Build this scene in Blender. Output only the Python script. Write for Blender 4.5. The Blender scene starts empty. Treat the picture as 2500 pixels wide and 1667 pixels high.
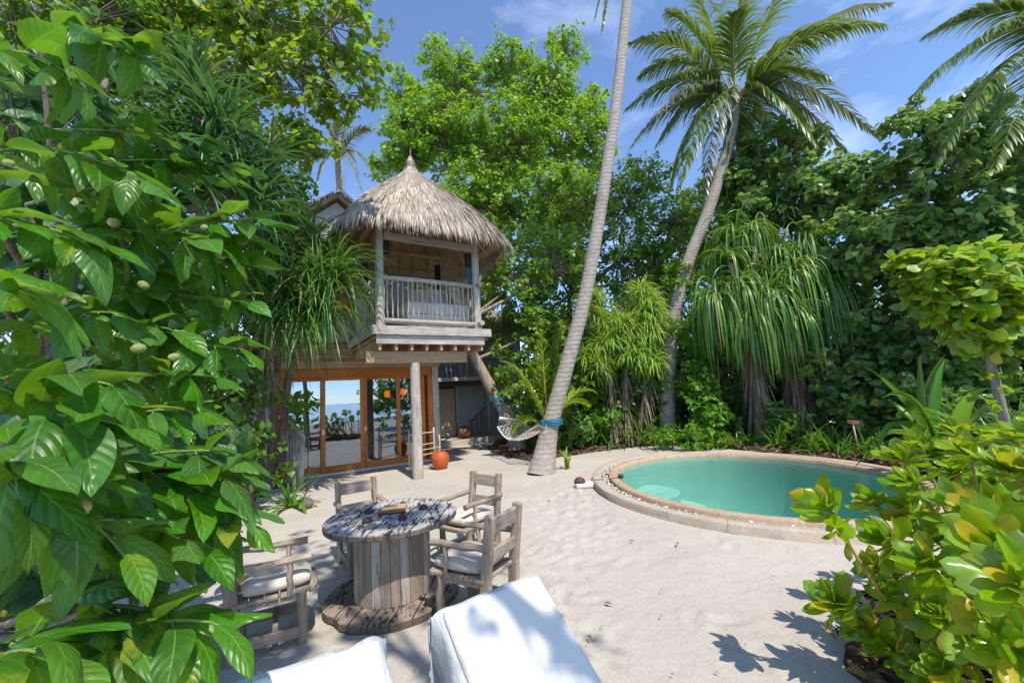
import bpy, math, random
import numpy as np
from mathutils import Vector, Matrix
random.seed(11)
rng = np.random.default_rng(11)
PI = math.pi
SC = bpy.context.scene
COL = SC.collection

# ------------------------------------------------------------------ camera
F = 1000.0
ROLL = -math.atan(.06)
PITCH = math.atan((960 - 833.5) / F * math.cos(ROLL))
HC = 1.75
_fw = np.array([0, math.cos(PITCH), math.sin(PITCH)])
_up = np.array([0, -math.sin(PITCH), math.cos(PITCH)])
_rt = np.array([1., 0, 0])
RT = math.cos(ROLL) * _rt + math.sin(ROLL) * _up
UP = -math.sin(ROLL) * _rt + math.cos(ROLL) * _up
cam_d = bpy.data.cameras.new('camera')
cam = bpy.data.objects.new('camera', cam_d)
COL.objects.link(cam)
cam.matrix_world = Matrix(((RT[0], UP[0], -_fw[0], 0), (RT[1], UP[1], -_fw[1], 0), (RT[2], UP[2], -_fw[2], HC), (0, 0, 0, 1)))
cam_d.sensor_width = 36
cam_d.lens = F / 2500 * 36
cam_d.clip_start = .05
cam_d.clip_end = 20000
SC.camera = cam
KD = 2500 / 2352.


def _ray(x, y):
    return (x * KD - 1250) / F * RT - (y * KD - 833.5) / F * UP + _fw


def at(x, y, Y):
    """real-world point seen in the direction (x, y) of the survey photo at distance Y metres"""
    d = _ray(x, y)
    q = d * (Y / d[1])
    return np.array([q[0], q[1], q[2] + HC])


def gz(x, y, z=0.):
    """point of the horizontal plane at height z in that direction"""
    d = _ray(x, y)
    q = d * ((z - HC) / d[2])
    return np.array([q[0], q[1], z])


# ------------------------------------------------------------------ scene objects
def thing(name, label, cat, loc=(0, 0, 0), rotz=0, group=None):
    o = bpy.data.objects.new(name, None)
    COL.objects.link(o)
    o.empty_display_size = .2
    o.location = [float(a) for a in loc]
    o.rotation_euler = (0, 0, rotz)
    tag(o, label, cat, group)
    return o


def tag(o, label=None, cat=None, group=None, kind=None):
    if label: o['label'] = label
    if cat: o['category'] = cat
    if group: o['group'] = group
    if kind: o['kind'] = kind
    return o


def dup(root, loc, rotz, label, group=None, scale=None):
    r = root.copy()
    COL.objects.link(r)
    r.location = loc
    r.rotation_euler = (0, 0, rotz)
    if scale: r.scale = scale
    r['label'] = label
    if group: r['group'] = group
    for ch in list(root.children):
        c = ch.copy()
        COL.objects.link(c)
        c.parent = r
        for g in list(ch.children):
            d = g.copy()
            COL.objects.link(d)
            d.parent = c
    return r


def npobj(name, V, Fc, mat, parent=None, smooth=True, uv=None, off=None, fmat=None):
    """link arrays of vertices and equal-sized faces as one mesh object"""
    V = np.asarray(V, dtype=np.float32)
    Fc = np.asarray(Fc, dtype=np.int32)
    if off is not None:
        V = V - np.asarray(off, dtype=np.float32)
    me = bpy.data.meshes.new(name)
    n, k = Fc.shape
    me.vertices.add(len(V))
    me.vertices.foreach_set('co', V.ravel())
    me.loops.add(n * k)
    me.loops.foreach_set('vertex_index', Fc.ravel())
    me.polygons.add(n)
    me.polygons.foreach_set('loop_start', np.arange(0, n * k, k, dtype=np.int32))
    me.polygons.foreach_set('loop_total', np.full(n, k, dtype=np.int32))
    me.update(calc_edges=True)
    if smooth:
        me.polygons.foreach_set('use_smooth', np.ones(n, dtype=bool))
    for m in (mat if isinstance(mat, (list, tuple)) else [mat]):
        me.materials.append(m)
    if fmat is not None:
        me.polygons.foreach_set('material_index', np.asarray(fmat, dtype=np.int32))
    if uv is not None:
        l = me.uv_layers.new(name='UVMap')
        l.data.foreach_set('uv', np.asarray(uv, dtype=np.float32)[Fc.ravel()].ravel())
    o = bpy.data.objects.new(name, me)
    COL.objects.link(o)
    if parent is not None: o.parent = parent
    return o


class MB:
    def __init__(s):
        s.v = []; s.f = []

    def add(s, v, f):
        b = len(s.v)
        s.v += [tuple(map(float, p)) for p in v]
        s.f += [tuple(int(i) + b for i in q) for q in f]
        return s

    def box(s, c, d, R=None):
        x, y, z = (a / 2 for a in d)
        P = [(-x, -y, -z), (x, -y, -z), (x, y, -z), (-x, y, -z), (-x, -y, z), (x, -y, z), (x, y, z), (-x, y, z)]
        if R is not None: P = [R @ Vector(p) for p in P]
        return s.add([(p[0] + c[0], p[1] + c[1], p[2] + c[2]) for p in P],
                     [(0, 3, 2, 1), (4, 5, 6, 7), (0, 1, 5, 4), (1, 2, 6, 5), (2, 3, 7, 6), (3, 0, 4, 7)])

    def b2(s, lo, hi):
        return s.box([(a + b) / 2 for a, b in zip(lo, hi)], [abs(b - a) for a, b in zip(lo, hi)])

    def bar(s, p0, p1, w, h, upv=(0, 0, 1)):
        """rectangular bar from p0 to p1, h along upv"""
        p0 = Vector(p0); p1 = Vector(p1)
        t = (p1 - p0); L = t.length; t.normalize()
        u = Vector(upv); sd = t.cross(u)
        if sd.length < 1e-4: sd = t.cross(Vector((1, 0, 0)))
        sd.normalize(); u = sd.cross(t)
        R = Matrix((t, sd, u)).transposed()
        return s.box((p0 + p1) / 2, (L, w, h), R)

    def tube(s, pts, rad, n=8, cap=True):
        pts = [np.array(p, float) for p in pts]
        m = len(pts)
        if not hasattr(rad, '__len__'): rad = [rad] * m
        V = []; prev = None
        for i in range(m):
            t = pts[min(i + 1, m - 1)] - pts[max(i - 1, 0)]
            t = t / (np.linalg.norm(t) + 1e-9)
            if prev is None:
                a = np.cross(t, [0, 0, 1.]) if abs(t[2]) < .9 else np.cross(t, [1., 0, 0])
            else:
                a = prev - t * (prev @ t)
            a /= np.linalg.norm(a); prev = a
            b = np.cross(t, a)
            for k in range(n):
                an = 2 * PI * k / n
                V.append(pts[i] + rad[i] * (math.cos(an) * a + math.sin(an) * b))
        Fc = [(i * n + k, i * n + (k + 1) % n, (i + 1) * n + (k + 1) % n, (i + 1) * n + k) for i in range(m - 1) for k in range(n)]
        if cap:
            Fc += [tuple(range(n - 1, -1, -1)), tuple((m - 1) * n + k for k in range(n))]
        return s.add(V, Fc)

    def lathe(s, prof, n=24, c=(0, 0, 0), close=True):
        V = []
        for r, z in prof:
            for k in range(n):
                a = 2 * PI * k / n
                V.append((c[0] + r * math.cos(a), c[1] + r * math.sin(a), c[2] + z))
        m = len(prof)
        Fc = [(i * n + k, i * n + (k + 1) % n, (i + 1) * n + (k + 1) % n, (i + 1) * n + k) for i in range(m - 1) for k in range(n)]
        if close:
            Fc += [tuple(range(n - 1, -1, -1)), tuple((m - 1) * n + k for k in range(n))]
        return s.add(V, Fc)

    def poly_prism(s, pts, z0, z1):
        n = len(pts)
        V = [(p[0], p[1], z0) for p in pts] + [(p[0], p[1], z1) for p in pts]
        return s.add(V, [tuple(range(n - 1, -1, -1)), tuple(range(n, 2 * n))] + [(i, (i + 1) % n, n + (i + 1) % n, n + i) for i in range(n)])

    def build(s, name, mat, parent=None, smooth=False, bevel=0, off=None, wob=0):
        me = bpy.data.meshes.new(name)
        v = s.v
        if off is not None: v = [(a[0] - off[0], a[1] - off[1], a[2] - off[2]) for a in v]
        if wob: v = [(a[0] + random.uniform(-wob, wob), a[1] + random.uniform(-wob, wob), a[2] + random.uniform(-wob, wob)) for a in v]
        me.from_pydata(v, [], s.f)
        me.update()
        if smooth:
            me.polygons.foreach_set('use_smooth', [True] * len(me.polygons))
            if smooth == 2:
                me.set_sharp_from_angle(angle=.7)
        me.materials.append(mat)
        o = bpy.data.objects.new(name, me)
        COL.objects.link(o)
        if parent is not None: o.parent = parent
        if bevel:
            b = o.modifiers.new('bevel', 'BEVEL')
            b.width = bevel; b.segments = 2; b.limit_method = 'ANGLE'
        return o


# ------------------------------------------------------------------ materials
class NT:
    def __init__(s, name):
        s.m = bpy.data.materials.new(name)
        s.m.use_nodes = True
        s.t = s.m.node_tree
        s.t.nodes.clear()
        s.out = s.n('ShaderNodeOutputMaterial')

    def n(s, typ, **kw):
        nd = s.t.nodes.new(typ)
        for k, v in kw.items():
            if k.startswith('i_'):
                k2 = k[2:]
                k2 = int(k2) if k2.isdigit() else k2.replace('_', ' ')
                sock = nd.inputs[k2]
                if hasattr(v, 'bl_idname') or isinstance(v, bpy.types.NodeSocket): s.t.links.new(v, sock)
                else: sock.default_value = v
            else:
                setattr(nd, k, v)
        return nd

    def link(s, a, b): s.t.links.new(a, b)

    def coord(s, kind='Object', scale=(1, 1, 1), rot=(0, 0, 0)):
        tc = s.n('ShaderNodeTexCoord')
        mp = s.n('ShaderNodeMapping')
        s.link(tc.outputs[kind], mp.inputs['Vector'])
        mp.inputs['Scale'].default_value = scale
        mp.inputs['Rotation'].default_value = rot
        return mp.outputs[0]

    def noise(s, vec, scale, detail=4, rough=.55, dist=0.):
        nd = s.n('ShaderNodeTexNoise', i_Scale=scale, i_Detail=detail, i_Roughness=rough, i_Distortion=dist)
        if vec is not None: s.link(vec, nd.inputs['Vector'])
        return nd.outputs['Fac']

    def ramp(s, fac, stops, interp='LINEAR'):
        r = s.n('ShaderNodeValToRGB')
        r.color_ramp.interpolation = interp
        e = r.color_ramp.elements
        while len(e) < len(stops): e.new(.5)
        for q, (p, c) in zip(e, stops):
            q.position = p
            q.color = (c, c, c, 1) if not hasattr(c, '__len__') else (*c, 1)
        s.link(fac, r.inputs[0])
        return r.outputs[0]

    def mix(s, fac, a, b, mode='MIX'):
        nd = s.n('ShaderNodeMix', data_type='RGBA', blend_type=mode)
        for sock, v in ((nd.inputs[0], fac), (nd.inputs[6], a), (nd.inputs[7], b)):
            if isinstance(v, bpy.types.NodeSocket): s.link(v, sock)
            elif hasattr(v, '__len__'): sock.default_value = (*v, 1)
            else: sock.default_value = v
        return nd.outputs[2]

    def math(s, op, a, b=0., c=0.):
        nd = s.n('ShaderNodeMath', operation=op)
        for k, v in enumerate((a, b, c)):
            if isinstance(v, bpy.types.NodeSocket): s.link(v, nd.inputs[k])
            else: nd.inputs[k].default_value = v
        return nd.outputs[0]

    def bump(s, h, strength=.3, dist=.01):
        return s.n('ShaderNodeBump', i_Strength=strength, i_Distance=dist, i_Height=h).outputs[0]

    def bsdf(s, col, rough=.7, bump=None, spec=.3, **kw):
        b = s.n('ShaderNodeBsdfPrincipled')
        if isinstance(col, bpy.types.NodeSocket): s.link(col, b.inputs['Base Color'])
        else: b.inputs['Base Color'].default_value = (*col, 1)
        if isinstance(rough, bpy.types.NodeSocket): s.link(rough, b.inputs['Roughness'])
        else: b.inputs['Roughness'].default_value = rough
        b.inputs['Specular IOR Level'].default_value = spec
        if bump is not None: s.link(bump, b.inputs['Normal'])
        for k, v in kw.items(): b.inputs[k].default_value = v
        return b.outputs[0]

    def done(s, sh):
        s.link(sh, s.out.inputs['Surface'])
        return s.m


def hsv_rand(t, col, dv=.35, dh=.03, ds=.15, src='island'):
    if src == 'island':
        g = t.n('ShaderNodeNewGeometry').outputs['Random Per Island']
    else:
        g = t.n('ShaderNodeObjectInfo').outputs['Random']
    h = t.math('MULTIPLY_ADD', g, dh * 2, .5 - dh)
    g2 = t.math('FRACT', t.math('MULTIPLY', g, 7.31))
    v = t.math('MULTIPLY_ADD', g2, dv * 2, 1 - dv)
    g3 = t.math('FRACT', t.math('MULTIPLY', g, 13.7))
    sa = t.math('MULTIPLY_ADD', g3, ds * 2, 1 - ds)
    nd = t.n('ShaderNodeHueSaturation', i_Hue=h, i_Saturation=sa, i_Value=v)
    if isinstance(col, bpy.types.NodeSocket): t.link(col, nd.inputs['Color'])
    else: nd.inputs['Color'].default_value = (*col, 1)
    return nd.outputs[0], g


def leaf_mat(name, col, trans=None, rough=.38, spec=.45, dv=.35, dh=.025, yellow=0., ycol=(.45, .33, .03), tw=.4):
    t = NT(name)
    c, g = hsv_rand(t, col, dv, dh)
    if yellow:
        k = t.math('FRACT', t.math('MULTIPLY', g, 31.7))
        c = t.mix(t.math('LESS_THAN', k, yellow), c, ycol)
    b = t.bsdf(c, rough, spec=spec)
    tc = t.mix(.55, c, trans or (col[0] * 2.6, col[1] * 2.2, col[2] * .9))
    tr = t.n('ShaderNodeBsdfTranslucent', i_Color=tc).outputs[0]
    m = t.n('ShaderNodeMixShader', i_0=tw)
    t.link(b, m.inputs[1]); t.link(tr, m.inputs[2])
    return t.done(m.outputs[0])


def broadleaf_mat(name, col, trans, veins=8, slope=1.5, vein=(.30, .42, .12), vw=.2, rough=.27, yellow=0., tw=.35, bst=.22):
    """large near leaves: pale midrib and side veins from the leaf's own UV, quilted bump"""
    t = NT(name)
    c, g = hsv_rand(t, col, .32, .02)
    uv = t.n('ShaderNodeTexCoord').outputs['UV']
    sp = t.n('ShaderNodeSeparateXYZ'); t.link(uv, sp.inputs[0])
    ax = t.math('ABSOLUTE', t.math('SUBTRACT', sp.outputs[0], .5))
    mid = t.math('LESS_THAN', ax, .022)
    ph = t.math('FRACT', t.math('SUBTRACT', t.math('MULTIPLY', sp.outputs[1], veins), t.math('MULTIPLY', ax, slope * 2)))
    d = t.math('ABSOLUTE', t.math('SUBTRACT', ph, .5))
    side = t.math('LESS_THAN', d, .045)
    blot = t.noise(t.coord('Object'), 14, 3)
    c = t.mix(t.ramp(blot, [(.42, 0.), (.75, .45)]), c, tuple(min(1, a * 1.9) for a in col))
    wear = t.math('FRACT', t.math('MULTIPLY', g, 17.3))
    fl = t.noise(t.coord('Object'), 62, 4, .65)
    c = t.mix(t.math('MULTIPLY', t.ramp(fl, [(.62, 0.), (.67, .8)]), t.ramp(wear, [(.35, 0.), (.75, 1.)])), c, (.12, .07, .02))
    yb = t.noise(t.coord('Object'), 9, 3, .6)
    c = t.mix(t.math('MULTIPLY', t.ramp(yb, [(.50, 0.), (.62, .7)]), t.ramp(wear, [(.80, 0.), (.9, 1.)])), c, (.34, .33, .03))
    if yellow:
        k = t.math('FRACT', t.math('MULTIPLY', g, 31.7))
        c = t.mix(t.math('MULTIPLY', t.math('LESS_THAN', k, yellow), .85), c, (.55, .40, .02))
    c = t.mix(t.math('MULTIPLY', side, vw * .55), c, vein)
    c = t.mix(t.math('MULTIPLY', mid, vw * 1.9), c, vein)
    h = t.math('ADD', t.math('POWER', t.math('MULTIPLY', d, 2.), .6), t.math('MULTIPLY', blot, .3))
    bp = t.bump(h, bst, .008)
    b = t.bsdf(c, t.math('MULTIPLY_ADD', blot, .3, rough - .1), bp, spec=.42)
    tr = t.n('ShaderNodeBsdfTranslucent', i_Color=t.mix(.5, c, trans)).outputs[0]
    m = t.n('ShaderNodeMixShader', i_0=tw)
    t.link(b, m.inputs[1]); t.link(tr, m.inputs[2])
    return t.done(m.outputs[0])


def wood_mat(name, c1, c2, axis=2, rough=.75, scale=9, spots=0., dark=(.05, .04, .03), knots=True, bstr=.5):
    t = NT(name)
    sc = [scale] * 3
    sc[axis] = scale * .07
    v = t.coord('Object', sc)
    f = t.noise(v, 2.2, 6, .65, .6)
    c = t.mix(t.ramp(f, [(.28, 0.), (.7, 1.)]), c1, c2)
    lg = t.noise(t.coord('Object'), 2.3, 4, .6)
    c = t.mix(t.ramp(lg, [(.35, 0.), (.75, .5)]), c, tuple(a * .6 for a in c1))
    cr = t.noise(v, 6.5, 3, .6, .3)
    c = t.mix(t.ramp(cr, [(.60, 0.), (.68, .75)]), c, dark)
    if spots:
        sp = t.noise(t.coord('Object', (1, 1, 1)), 16, 4, .6)
        c = t.mix(t.ramp(sp, [(.62 - spots * .1, 0.), (.66 - spots * .1, .85)]), c, dark)
    rnd = t.n('ShaderNodeObjectInfo').outputs['Random']
    hv = t.n('ShaderNodeHueSaturation', i_Value=t.math('MULTIPLY_ADD', rnd, .3, .85), i_Color=c)
    h = t.math('SUBTRACT', f, t.math('MULTIPLY', t.ramp(cr, [(.58, 0.), (.68, 1.)]), .8))
    return t.done(t.bsdf(hv.outputs[0], rough, t.bump(h, bstr, .01), spec=.25))


def plain_mat(name, c, rough=.7, var=.15, scale=6, bstr=.15, spec=.3, **kw):
    t = NT(name)
    f = t.noise(t.coord('Object'), scale, 6, .6)
    col = t.mix(t.ramp(f, [(.3, 0.), (.7, 1.)]), tuple(a * (1 - var) for a in c), tuple(min(1, a * (1 + var)) for a in c))
    return t.done(t.bsdf(col, rough, t.bump(t.noise(t.coord('Object'), scale * 12, 4), bstr, .005), spec, **kw))


def stain_mat(name, c):
    t = NT(name)
    v = t.coord('Object')
    a = t.noise(v, 2.6, 6, .65); b = t.noise(v, 17, 5, .65); d = t.noise(v, 70, 3, .6)
    col = t.mix(t.ramp(a, [(.3, 0.), (.7, 1.)]), tuple(q * .8 for q in c), tuple(min(1, q * 1.15) for q in c))
    col = t.mix(t.ramp(b, [(.5, 0.), (.72, .6)]), col, tuple(q * .55 for q in c))
    col = t.mix(t.ramp(d, [(.62, 0.), (.70, .5)]), col, (.16, .12, .09))
    ck = t.n('ShaderNodeTexVoronoi', feature='DISTANCE_TO_EDGE', i_Scale=1.1); t.link(v, ck.inputs['Vector'])
    ln = t.ramp(ck.outputs['Distance'], [(.0, 1.), (.006, 0.)])
    col = t.mix(t.math('MULTIPLY', ln, .7), col, (.14, .10, .08))
    h = t.math('SUBTRACT', t.math('ADD', b, t.math('MULTIPLY', d, .4)), ln)
    return t.done(t.bsdf(col, .85, t.bump(h, .45, .008), spec=.2))


M = {}
PLANK = 10.


def make_materials():
    M['wood'] = wood_mat('weathered_wood', (.36, .31, .26), (.58, .525, .455))
    M['woodx'] = wood_mat('weathered_wood_long', (.34, .29, .245), (.56, .51, .45), axis=0)
    M['woody'] = wood_mat('weathered_wood_cross', (.34, .29, .245), (.56, .51, .45), axis=1)
    M['chair'] = wood_mat('driftwood', (.26, .19, .135), (.46, .37, .285), axis=2, scale=14)
    M['chairx'] = wood_mat('driftwood_long', (.26, .19, .135), (.46, .37, .285), axis=0, scale=14)
    M['chairy'] = wood_mat('driftwood_cross', (.27, .205, .155), (.50, .415, .335), axis=1, scale=14)
    M['warmx'] = wood_mat('warm_timber_long', (.40, .25, .14), (.56, .38, .23), axis=0)
    M['warmy'] = wood_mat('warm_timber_cross', (.42, .26, .14), (.58, .39, .23), axis=1)
    M['warmz'] = wood_mat('warm_timber_upright', (.48, .31, .175), (.64, .44, .27), axis=2)
    M['darkwood'] = wood_mat('dark_timber', (.07, .055, .045), (.13, .105, .085))
    M['door'] = wood_mat('orange_door_timber', (.52, .165, .03), (.68, .25, .055), axis=2, rough=.42, dark=(.2, .07, .02), bstr=.15)
    M['doorx'] = wood_mat('orange_door_rail', (.52, .165, .03), (.68, .25, .055), axis=0, rough=.42, dark=(.2, .07, .02), bstr=.15)
    M['redwood'] = plain_mat('red_stained_wood', (.30, .07, .03), .5)
    M['black'] = plain_mat('black_blind', (.018, .018, .02), .6)
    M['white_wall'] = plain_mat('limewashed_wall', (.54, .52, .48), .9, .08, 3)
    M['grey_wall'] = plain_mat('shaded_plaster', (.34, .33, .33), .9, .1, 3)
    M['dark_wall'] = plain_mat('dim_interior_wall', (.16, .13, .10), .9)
    M['white_sill'] = plain_mat('white_sill', (.78, .77, .74), .6, .05)
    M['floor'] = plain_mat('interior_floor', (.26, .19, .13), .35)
    M['step'] = plain_mat('step_slab', (.44, .37, .30), .85, .2, 2.5)
    M['steel'] = plain_mat('brushed_metal', (.5, .48, .44), .35, Metallic=1.)
    M['beige'] = plain_mat('beige_cushion', (.58, .505, .425), .9, .06, 4)
    M['tan'] = plain_mat('tan_cushion', (.62, .44, .29), .9, .08, 4)
    M['cream'] = plain_mat('cream_mattress', (.72, .67, .60), .9, .06, 4)
    M['rope_blue'] = plain_mat('blue_rope', (.015, .16, .27), .8, .3, 60)
    M['rope_white'] = plain_mat('white_rope', (.72, .70, .66), .85, .1, 40)
    M['bar'] = plain_mat('hammock_bar', (.55, .42, .28), .6)
    M['terracotta'] = plain_mat('orange_pot', (.48, .095, .022), .42, .2, 5)
    M['terracotta2'] = plain_mat('dull_terracotta', (.28, .12, .065), .7, .25, 6)
    M['coconut'] = plain_mat('coconut_shell', (.085, .042, .028), .55, .5, 22, .5)
    M['coconut_in'] = plain_mat('coconut_lining', (.45, .33, .2), .8)
    M['sign'] = plain_mat('sign_wood', (.26, .13, .06), .7, .3, 9)
    M['whiteblock'] = plain_mat('white_block', (.70, .68, .63), .75, .1, 4)
    # lantern
    t = NT('amber_lantern')
    e = t.n('ShaderNodeEmission', i_Color=(1, .20, .008, 1), i_Strength=.55)
    M['lamp'] = t.done(e.outputs[0])
    # glass: real reflections of the beach over a dim room
    t = NT('door_glass')
    fr = t.n('ShaderNodeFresnel', i_IOR=1.5).outputs[0]
    f = t.math('MINIMUM', t.math('MULTIPLY_ADD', fr, 1.2, .34), 1.)
    m = t.n('ShaderNodeMixShader', i_0=f)
    t.link(t.n('ShaderNodeBsdfTransparent', i_Color=(.80, .84, .82, 1)).outputs[0], m.inputs[1])
    t.link(t.n('ShaderNodeBsdfGlossy', i_Roughness=.0, i_Color=(.62, .72, .86, 1)).outputs[0], m.inputs[2])
    M['glass'] = t.done(m.outputs[0])
    # sand
    t = NT('coral_sand')
    v = t.coord('Object')
    big = t.noise(v, .55, 5, .6)
    fine = t.noise(v, 38, 6, .7)
    c = t.mix(t.ramp(big, [(.3, 0.), (.7, 1.)]), (.415, .372, .322), (.50, .455, .40))
    c = t.mix(t.ramp(fine, [(.25, .35), (.6, 0.)]), c, (.27, .225, .18))
    sp = t.noise(v, 75, 2, .5)
    pt = t.noise(v, 1.6, 3, .6)
    spk = t.math('MULTIPLY', t.ramp(sp, [(.66, 0.), (.70, 1.)]), t.ramp(pt, [(.45, .1), (.65, .9)]))
    c = t.mix(spk, c, (.13, .09, .06))
    vor = t.n('ShaderNodeTexVoronoi', i_Scale=5.5); t.link(v, vor.inputs['Vector'])
    ft = t.ramp(vor.outputs['Distance'], [(0., 0.), (.5, 1.)])
    h = t.math('ADD', t.math('MULTIPLY', t.noise(v, 7, 5, .62), 1.0), t.math('ADD', t.math('MULTIPLY', fine, .16), t.math('MULTIPLY', ft, .16)))
    M['sand'] = t.done(t.bsdf(c, .95, t.bump(h, .4, .04), spec=.15))
    # litter soil
    t = NT('leaf_litter_soil')
    v = t.coord('Object')
    f = t.noise(v, 18, 6, .7)
    c = t.mix(t.ramp(f, [(.35, 0.), (.65, 1.)]), (.05, .035, .025), (.17, .115, .075))
    M['soil'] = t.done(t.bsdf(c, .95, t.bump(f, .9, .05), spec=.1))
    t = NT('dry_leaf')
    c, g = hsv_rand(t, (.16, .09, .05), .6, .03, .3)
    M['dryleaf'] = t.done(t.bsdf(c, .8, spec=.2))
    # thatch
    t = NT('dry_thatch')
    c, g = hsv_rand(t, (.48, .395, .315), .42, .012, .35)
    ag = t.noise(t.coord('Object'), 1.7, 5, .65)
    c = t.mix(t.ramp(ag, [(.48, 0.), (.72, .55)]), c, (.16, .13, .11))
    M['thatch'] = t.done(t.bsdf(c, .85, spec=.2))
    t = NT('thatch_matting')
    v = t.coord('Object', (3, 3, 26))
    f = t.noise(v, 3, 5, .6)
    M['matting'] = t.done(t.bsdf(t.mix(t.ramp(f, [(.3, 0.), (.7, 1.)]), (.42, .29, .18), (.62, .47, .33)), .9, t.bump(f, .6, .02)))
    # palm bark: ring scars
    t = NT('palm_bark')
    v = t.coord('Object')
    wv = t.n('ShaderNodeTexWave', wave_type='BANDS', bands_direction='Z', i_Scale=3.1, i_Distortion=1.1, i_Detail=2, i_Detail_Scale=1.2)
    t.link(v, wv.inputs['Vector'])
    f = t.noise(t.coord('Object', (1, 1, 1.6)), 9, 6, .65)
    c = t.mix(t.ramp(f, [(.3, 0.), (.7, 1.)]), (.27, .22, .185), (.44, .385, .335))
    c = t.mix(t.ramp(wv.outputs['Fac'], [(.0, .5), (.10, 0.)]), c, (.17, .13, .105))
    big = t.noise(v, 1.4, 4)
    c = t.mix(t.ramp(big, [(.55, 0.), (.75, .5)]), c, (.20, .16, .13))
    h = t.math('ADD', t.math('MULTIPLY', wv.outputs['Fac'], .3), t.math('MULTIPLY', f, .9))
    M['palmbark'] = t.done(t.bsdf(c, .9, t.bump(h, .5, .03), spec=.15))
    for nm, a, b in (('bark', (.085, .065, .05), (.26, .215, .175)), ('palebark', (.17, .12, .09), (.46, .385, .325)), ('greybark', (.17, .145, .125), (.36, .31, .275))):
        t = NT(nm)
        v = t.coord('Object', (1, 1, .3))
        f = t.noise(v, 11, 6, .7)
        M[nm] = t.done(t.bsdf(t.mix(t.ramp(f, [(.3, 0.), (.7, 1.)]), a, b), .9, t.bump(f, .9, .03), spec=.15))
    M['stem'] = plain_mat('green_stem', (.16, .24, .05), .5)
    M['ystem'] = plain_mat('yellow_stem', (.36, .25, .07), .6, .3, 20)
    M['rachis'] = plain_mat('palm_midrib', (.34, .30, .07), .5, .2)
    M['fibre'] = leaf_mat('dead_fibre', (.27, .20, .145), (.4, .3, .2), .8, .15, .45, .015, tw=.12)
    M['noni'] = broadleaf_mat('noni_leaf', (.046, .158, .012), (.31, .57, .03), 7, 1.7, (.30, .46, .14), .2, .31, tw=.42, bst=.3)
    M['noni_fruit'] = plain_mat('noni_fruit', (.36, .40, .13), .5, .3, 90, .8)
    M['noni_ripe'] = plain_mat('noni_fruit_ripe', (.60, .52, .24), .5, .25, 90, .8)
    M['naupaka'] = broadleaf_mat('naupaka_leaf', (.175, .315, .012), (.58, .74, .03), 5, 2.2, (.42, .50, .12), .06, .22, yellow=.12, tw=.48, bst=.05)
    M['heart'] = broadleaf_mat('hibiscus_leaf', (.05, .13, .04), (.18, .40, .05), 4, 2.5, (.22, .34, .14), .2, .4, tw=.35, bst=.2)
    M['round'] = leaf_mat('sea_lettuce_leaf', (.22, .36, .02), (.62, .74, .04), .4, .4, .3, .025, .03)
    M['canopy'] = leaf_mat('canopy_leaf', (.125, .24, .018), (.52, .68, .03), .42, .35, .45, .03, .04, tw=.55)
    M['bright'] = leaf_mat('bright_tree_leaf', (.165, .32, .016), (.52, .74, .03), .42, .35, .4, .025, .01, tw=.48)
    M['mid'] = leaf_mat('mid_green_leaf', (.135, .26, .02), (.44, .66, .03), .42, .4, .45, .03, .02)
    M['dark'] = leaf_mat('dark_leaf', (.10, .205, .022), (.36, .56, .03), .4, .4, .45, .03, .01)
    M['hib'] = leaf_mat('grey_green_leaf', (.185, .30, .075), (.42, .62, .09), .34, .5, .4, .025, .012)
    M['hib2'] = leaf_mat('deep_green_leaf', (.125, .24, .055), (.34, .56, .07), .34, .5, .45, .03, .015)
    M['lime'] = leaf_mat('lime_vine_leaf', (.11, .28, .016), (.40, .66, .03), .4, .4, .35, .02, .02)
    M['pand_l'] = leaf_mat('pandan_light', (.27, .43, .06), (.56, .72, .08), .38, .45, .4, .03, .05, (.36, .25, .10))
    M['pand_d'] = leaf_mat('pandan_dark', (.055, .15, .045), (.2, .4, .06), .34, .5, .4, .03, .04, (.3, .22, .1), tw=.3)
    M['pand_f'] = leaf_mat('pandan_deep', (.082, .20, .035), (.30, .50, .05), .34, .5, .4, .03, .05, (.40, .30, .10), tw=.35)
    M['pand_m'] = leaf_mat('pandan_mid', (.125, .25, .04), (.38, .58, .06), .34, .5, .4, .03, .05, (.40, .30, .10), tw=.35)
    M['lily'] = leaf_mat('strap_leaf', (.075, .215, .02), (.32, .56, .03), .34, .5, .4, .025, .03)
    M['palmleaf'] = leaf_mat('palm_leaflet', (.11, .19, .028), (.38, .50, .06), .34, .55, .4, .03, .035, (.33, .27, .13), tw=.3)
    M['palmgrey'] = leaf_mat('palm_leaflet_pale', (.13, .15, .075), (.30, .34, .12), .36, .5, .4, .03, .1, (.36, .3, .18), tw=.3)
    M['palmyoung'] = leaf_mat('young_palm_leaflet', (.20, .34, .025), (.58, .72, .06), .36, .5, .35, .03, .06, (.5, .36, .04), tw=.42)
    M['pleat'] = leaf_mat('pleated_leaf', (.09, .215, .03), (.34, .52, .05), .32, .5, .3, .02, .06, (.42, .34, .04))
    # table top and base: peeling paint over planks
    for nm, amount, base in (('tabletop', .54, (.52, .49, .46)), ('tablebase', .55, (.33, .26, .205))):
        t = NT(nm)
        v = t.coord('Object')
        st = t.coord('Object', (9, 2.2, 3), (0, 0, math.radians(PLANK)))
        f = t.noise(st, 2.4, 7, .68, .4)
        f2 = t.noise(st, 6.5, 5, .65)
        sx = t.n('ShaderNodeSeparateXYZ'); t.link(t.coord('Object', (1, 1, 1), (0, 0, math.radians(PLANK))), sx.inputs[0])
        pl = t.math('FRACT', t.math('MULTIPLY', sx.outputs[0], 6.2))
        gap = t.ramp(t.math('ABSOLUTE', t.math('SUBTRACT', pl, .5)), [(.455, 0.), (.48, 1.)])
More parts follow.
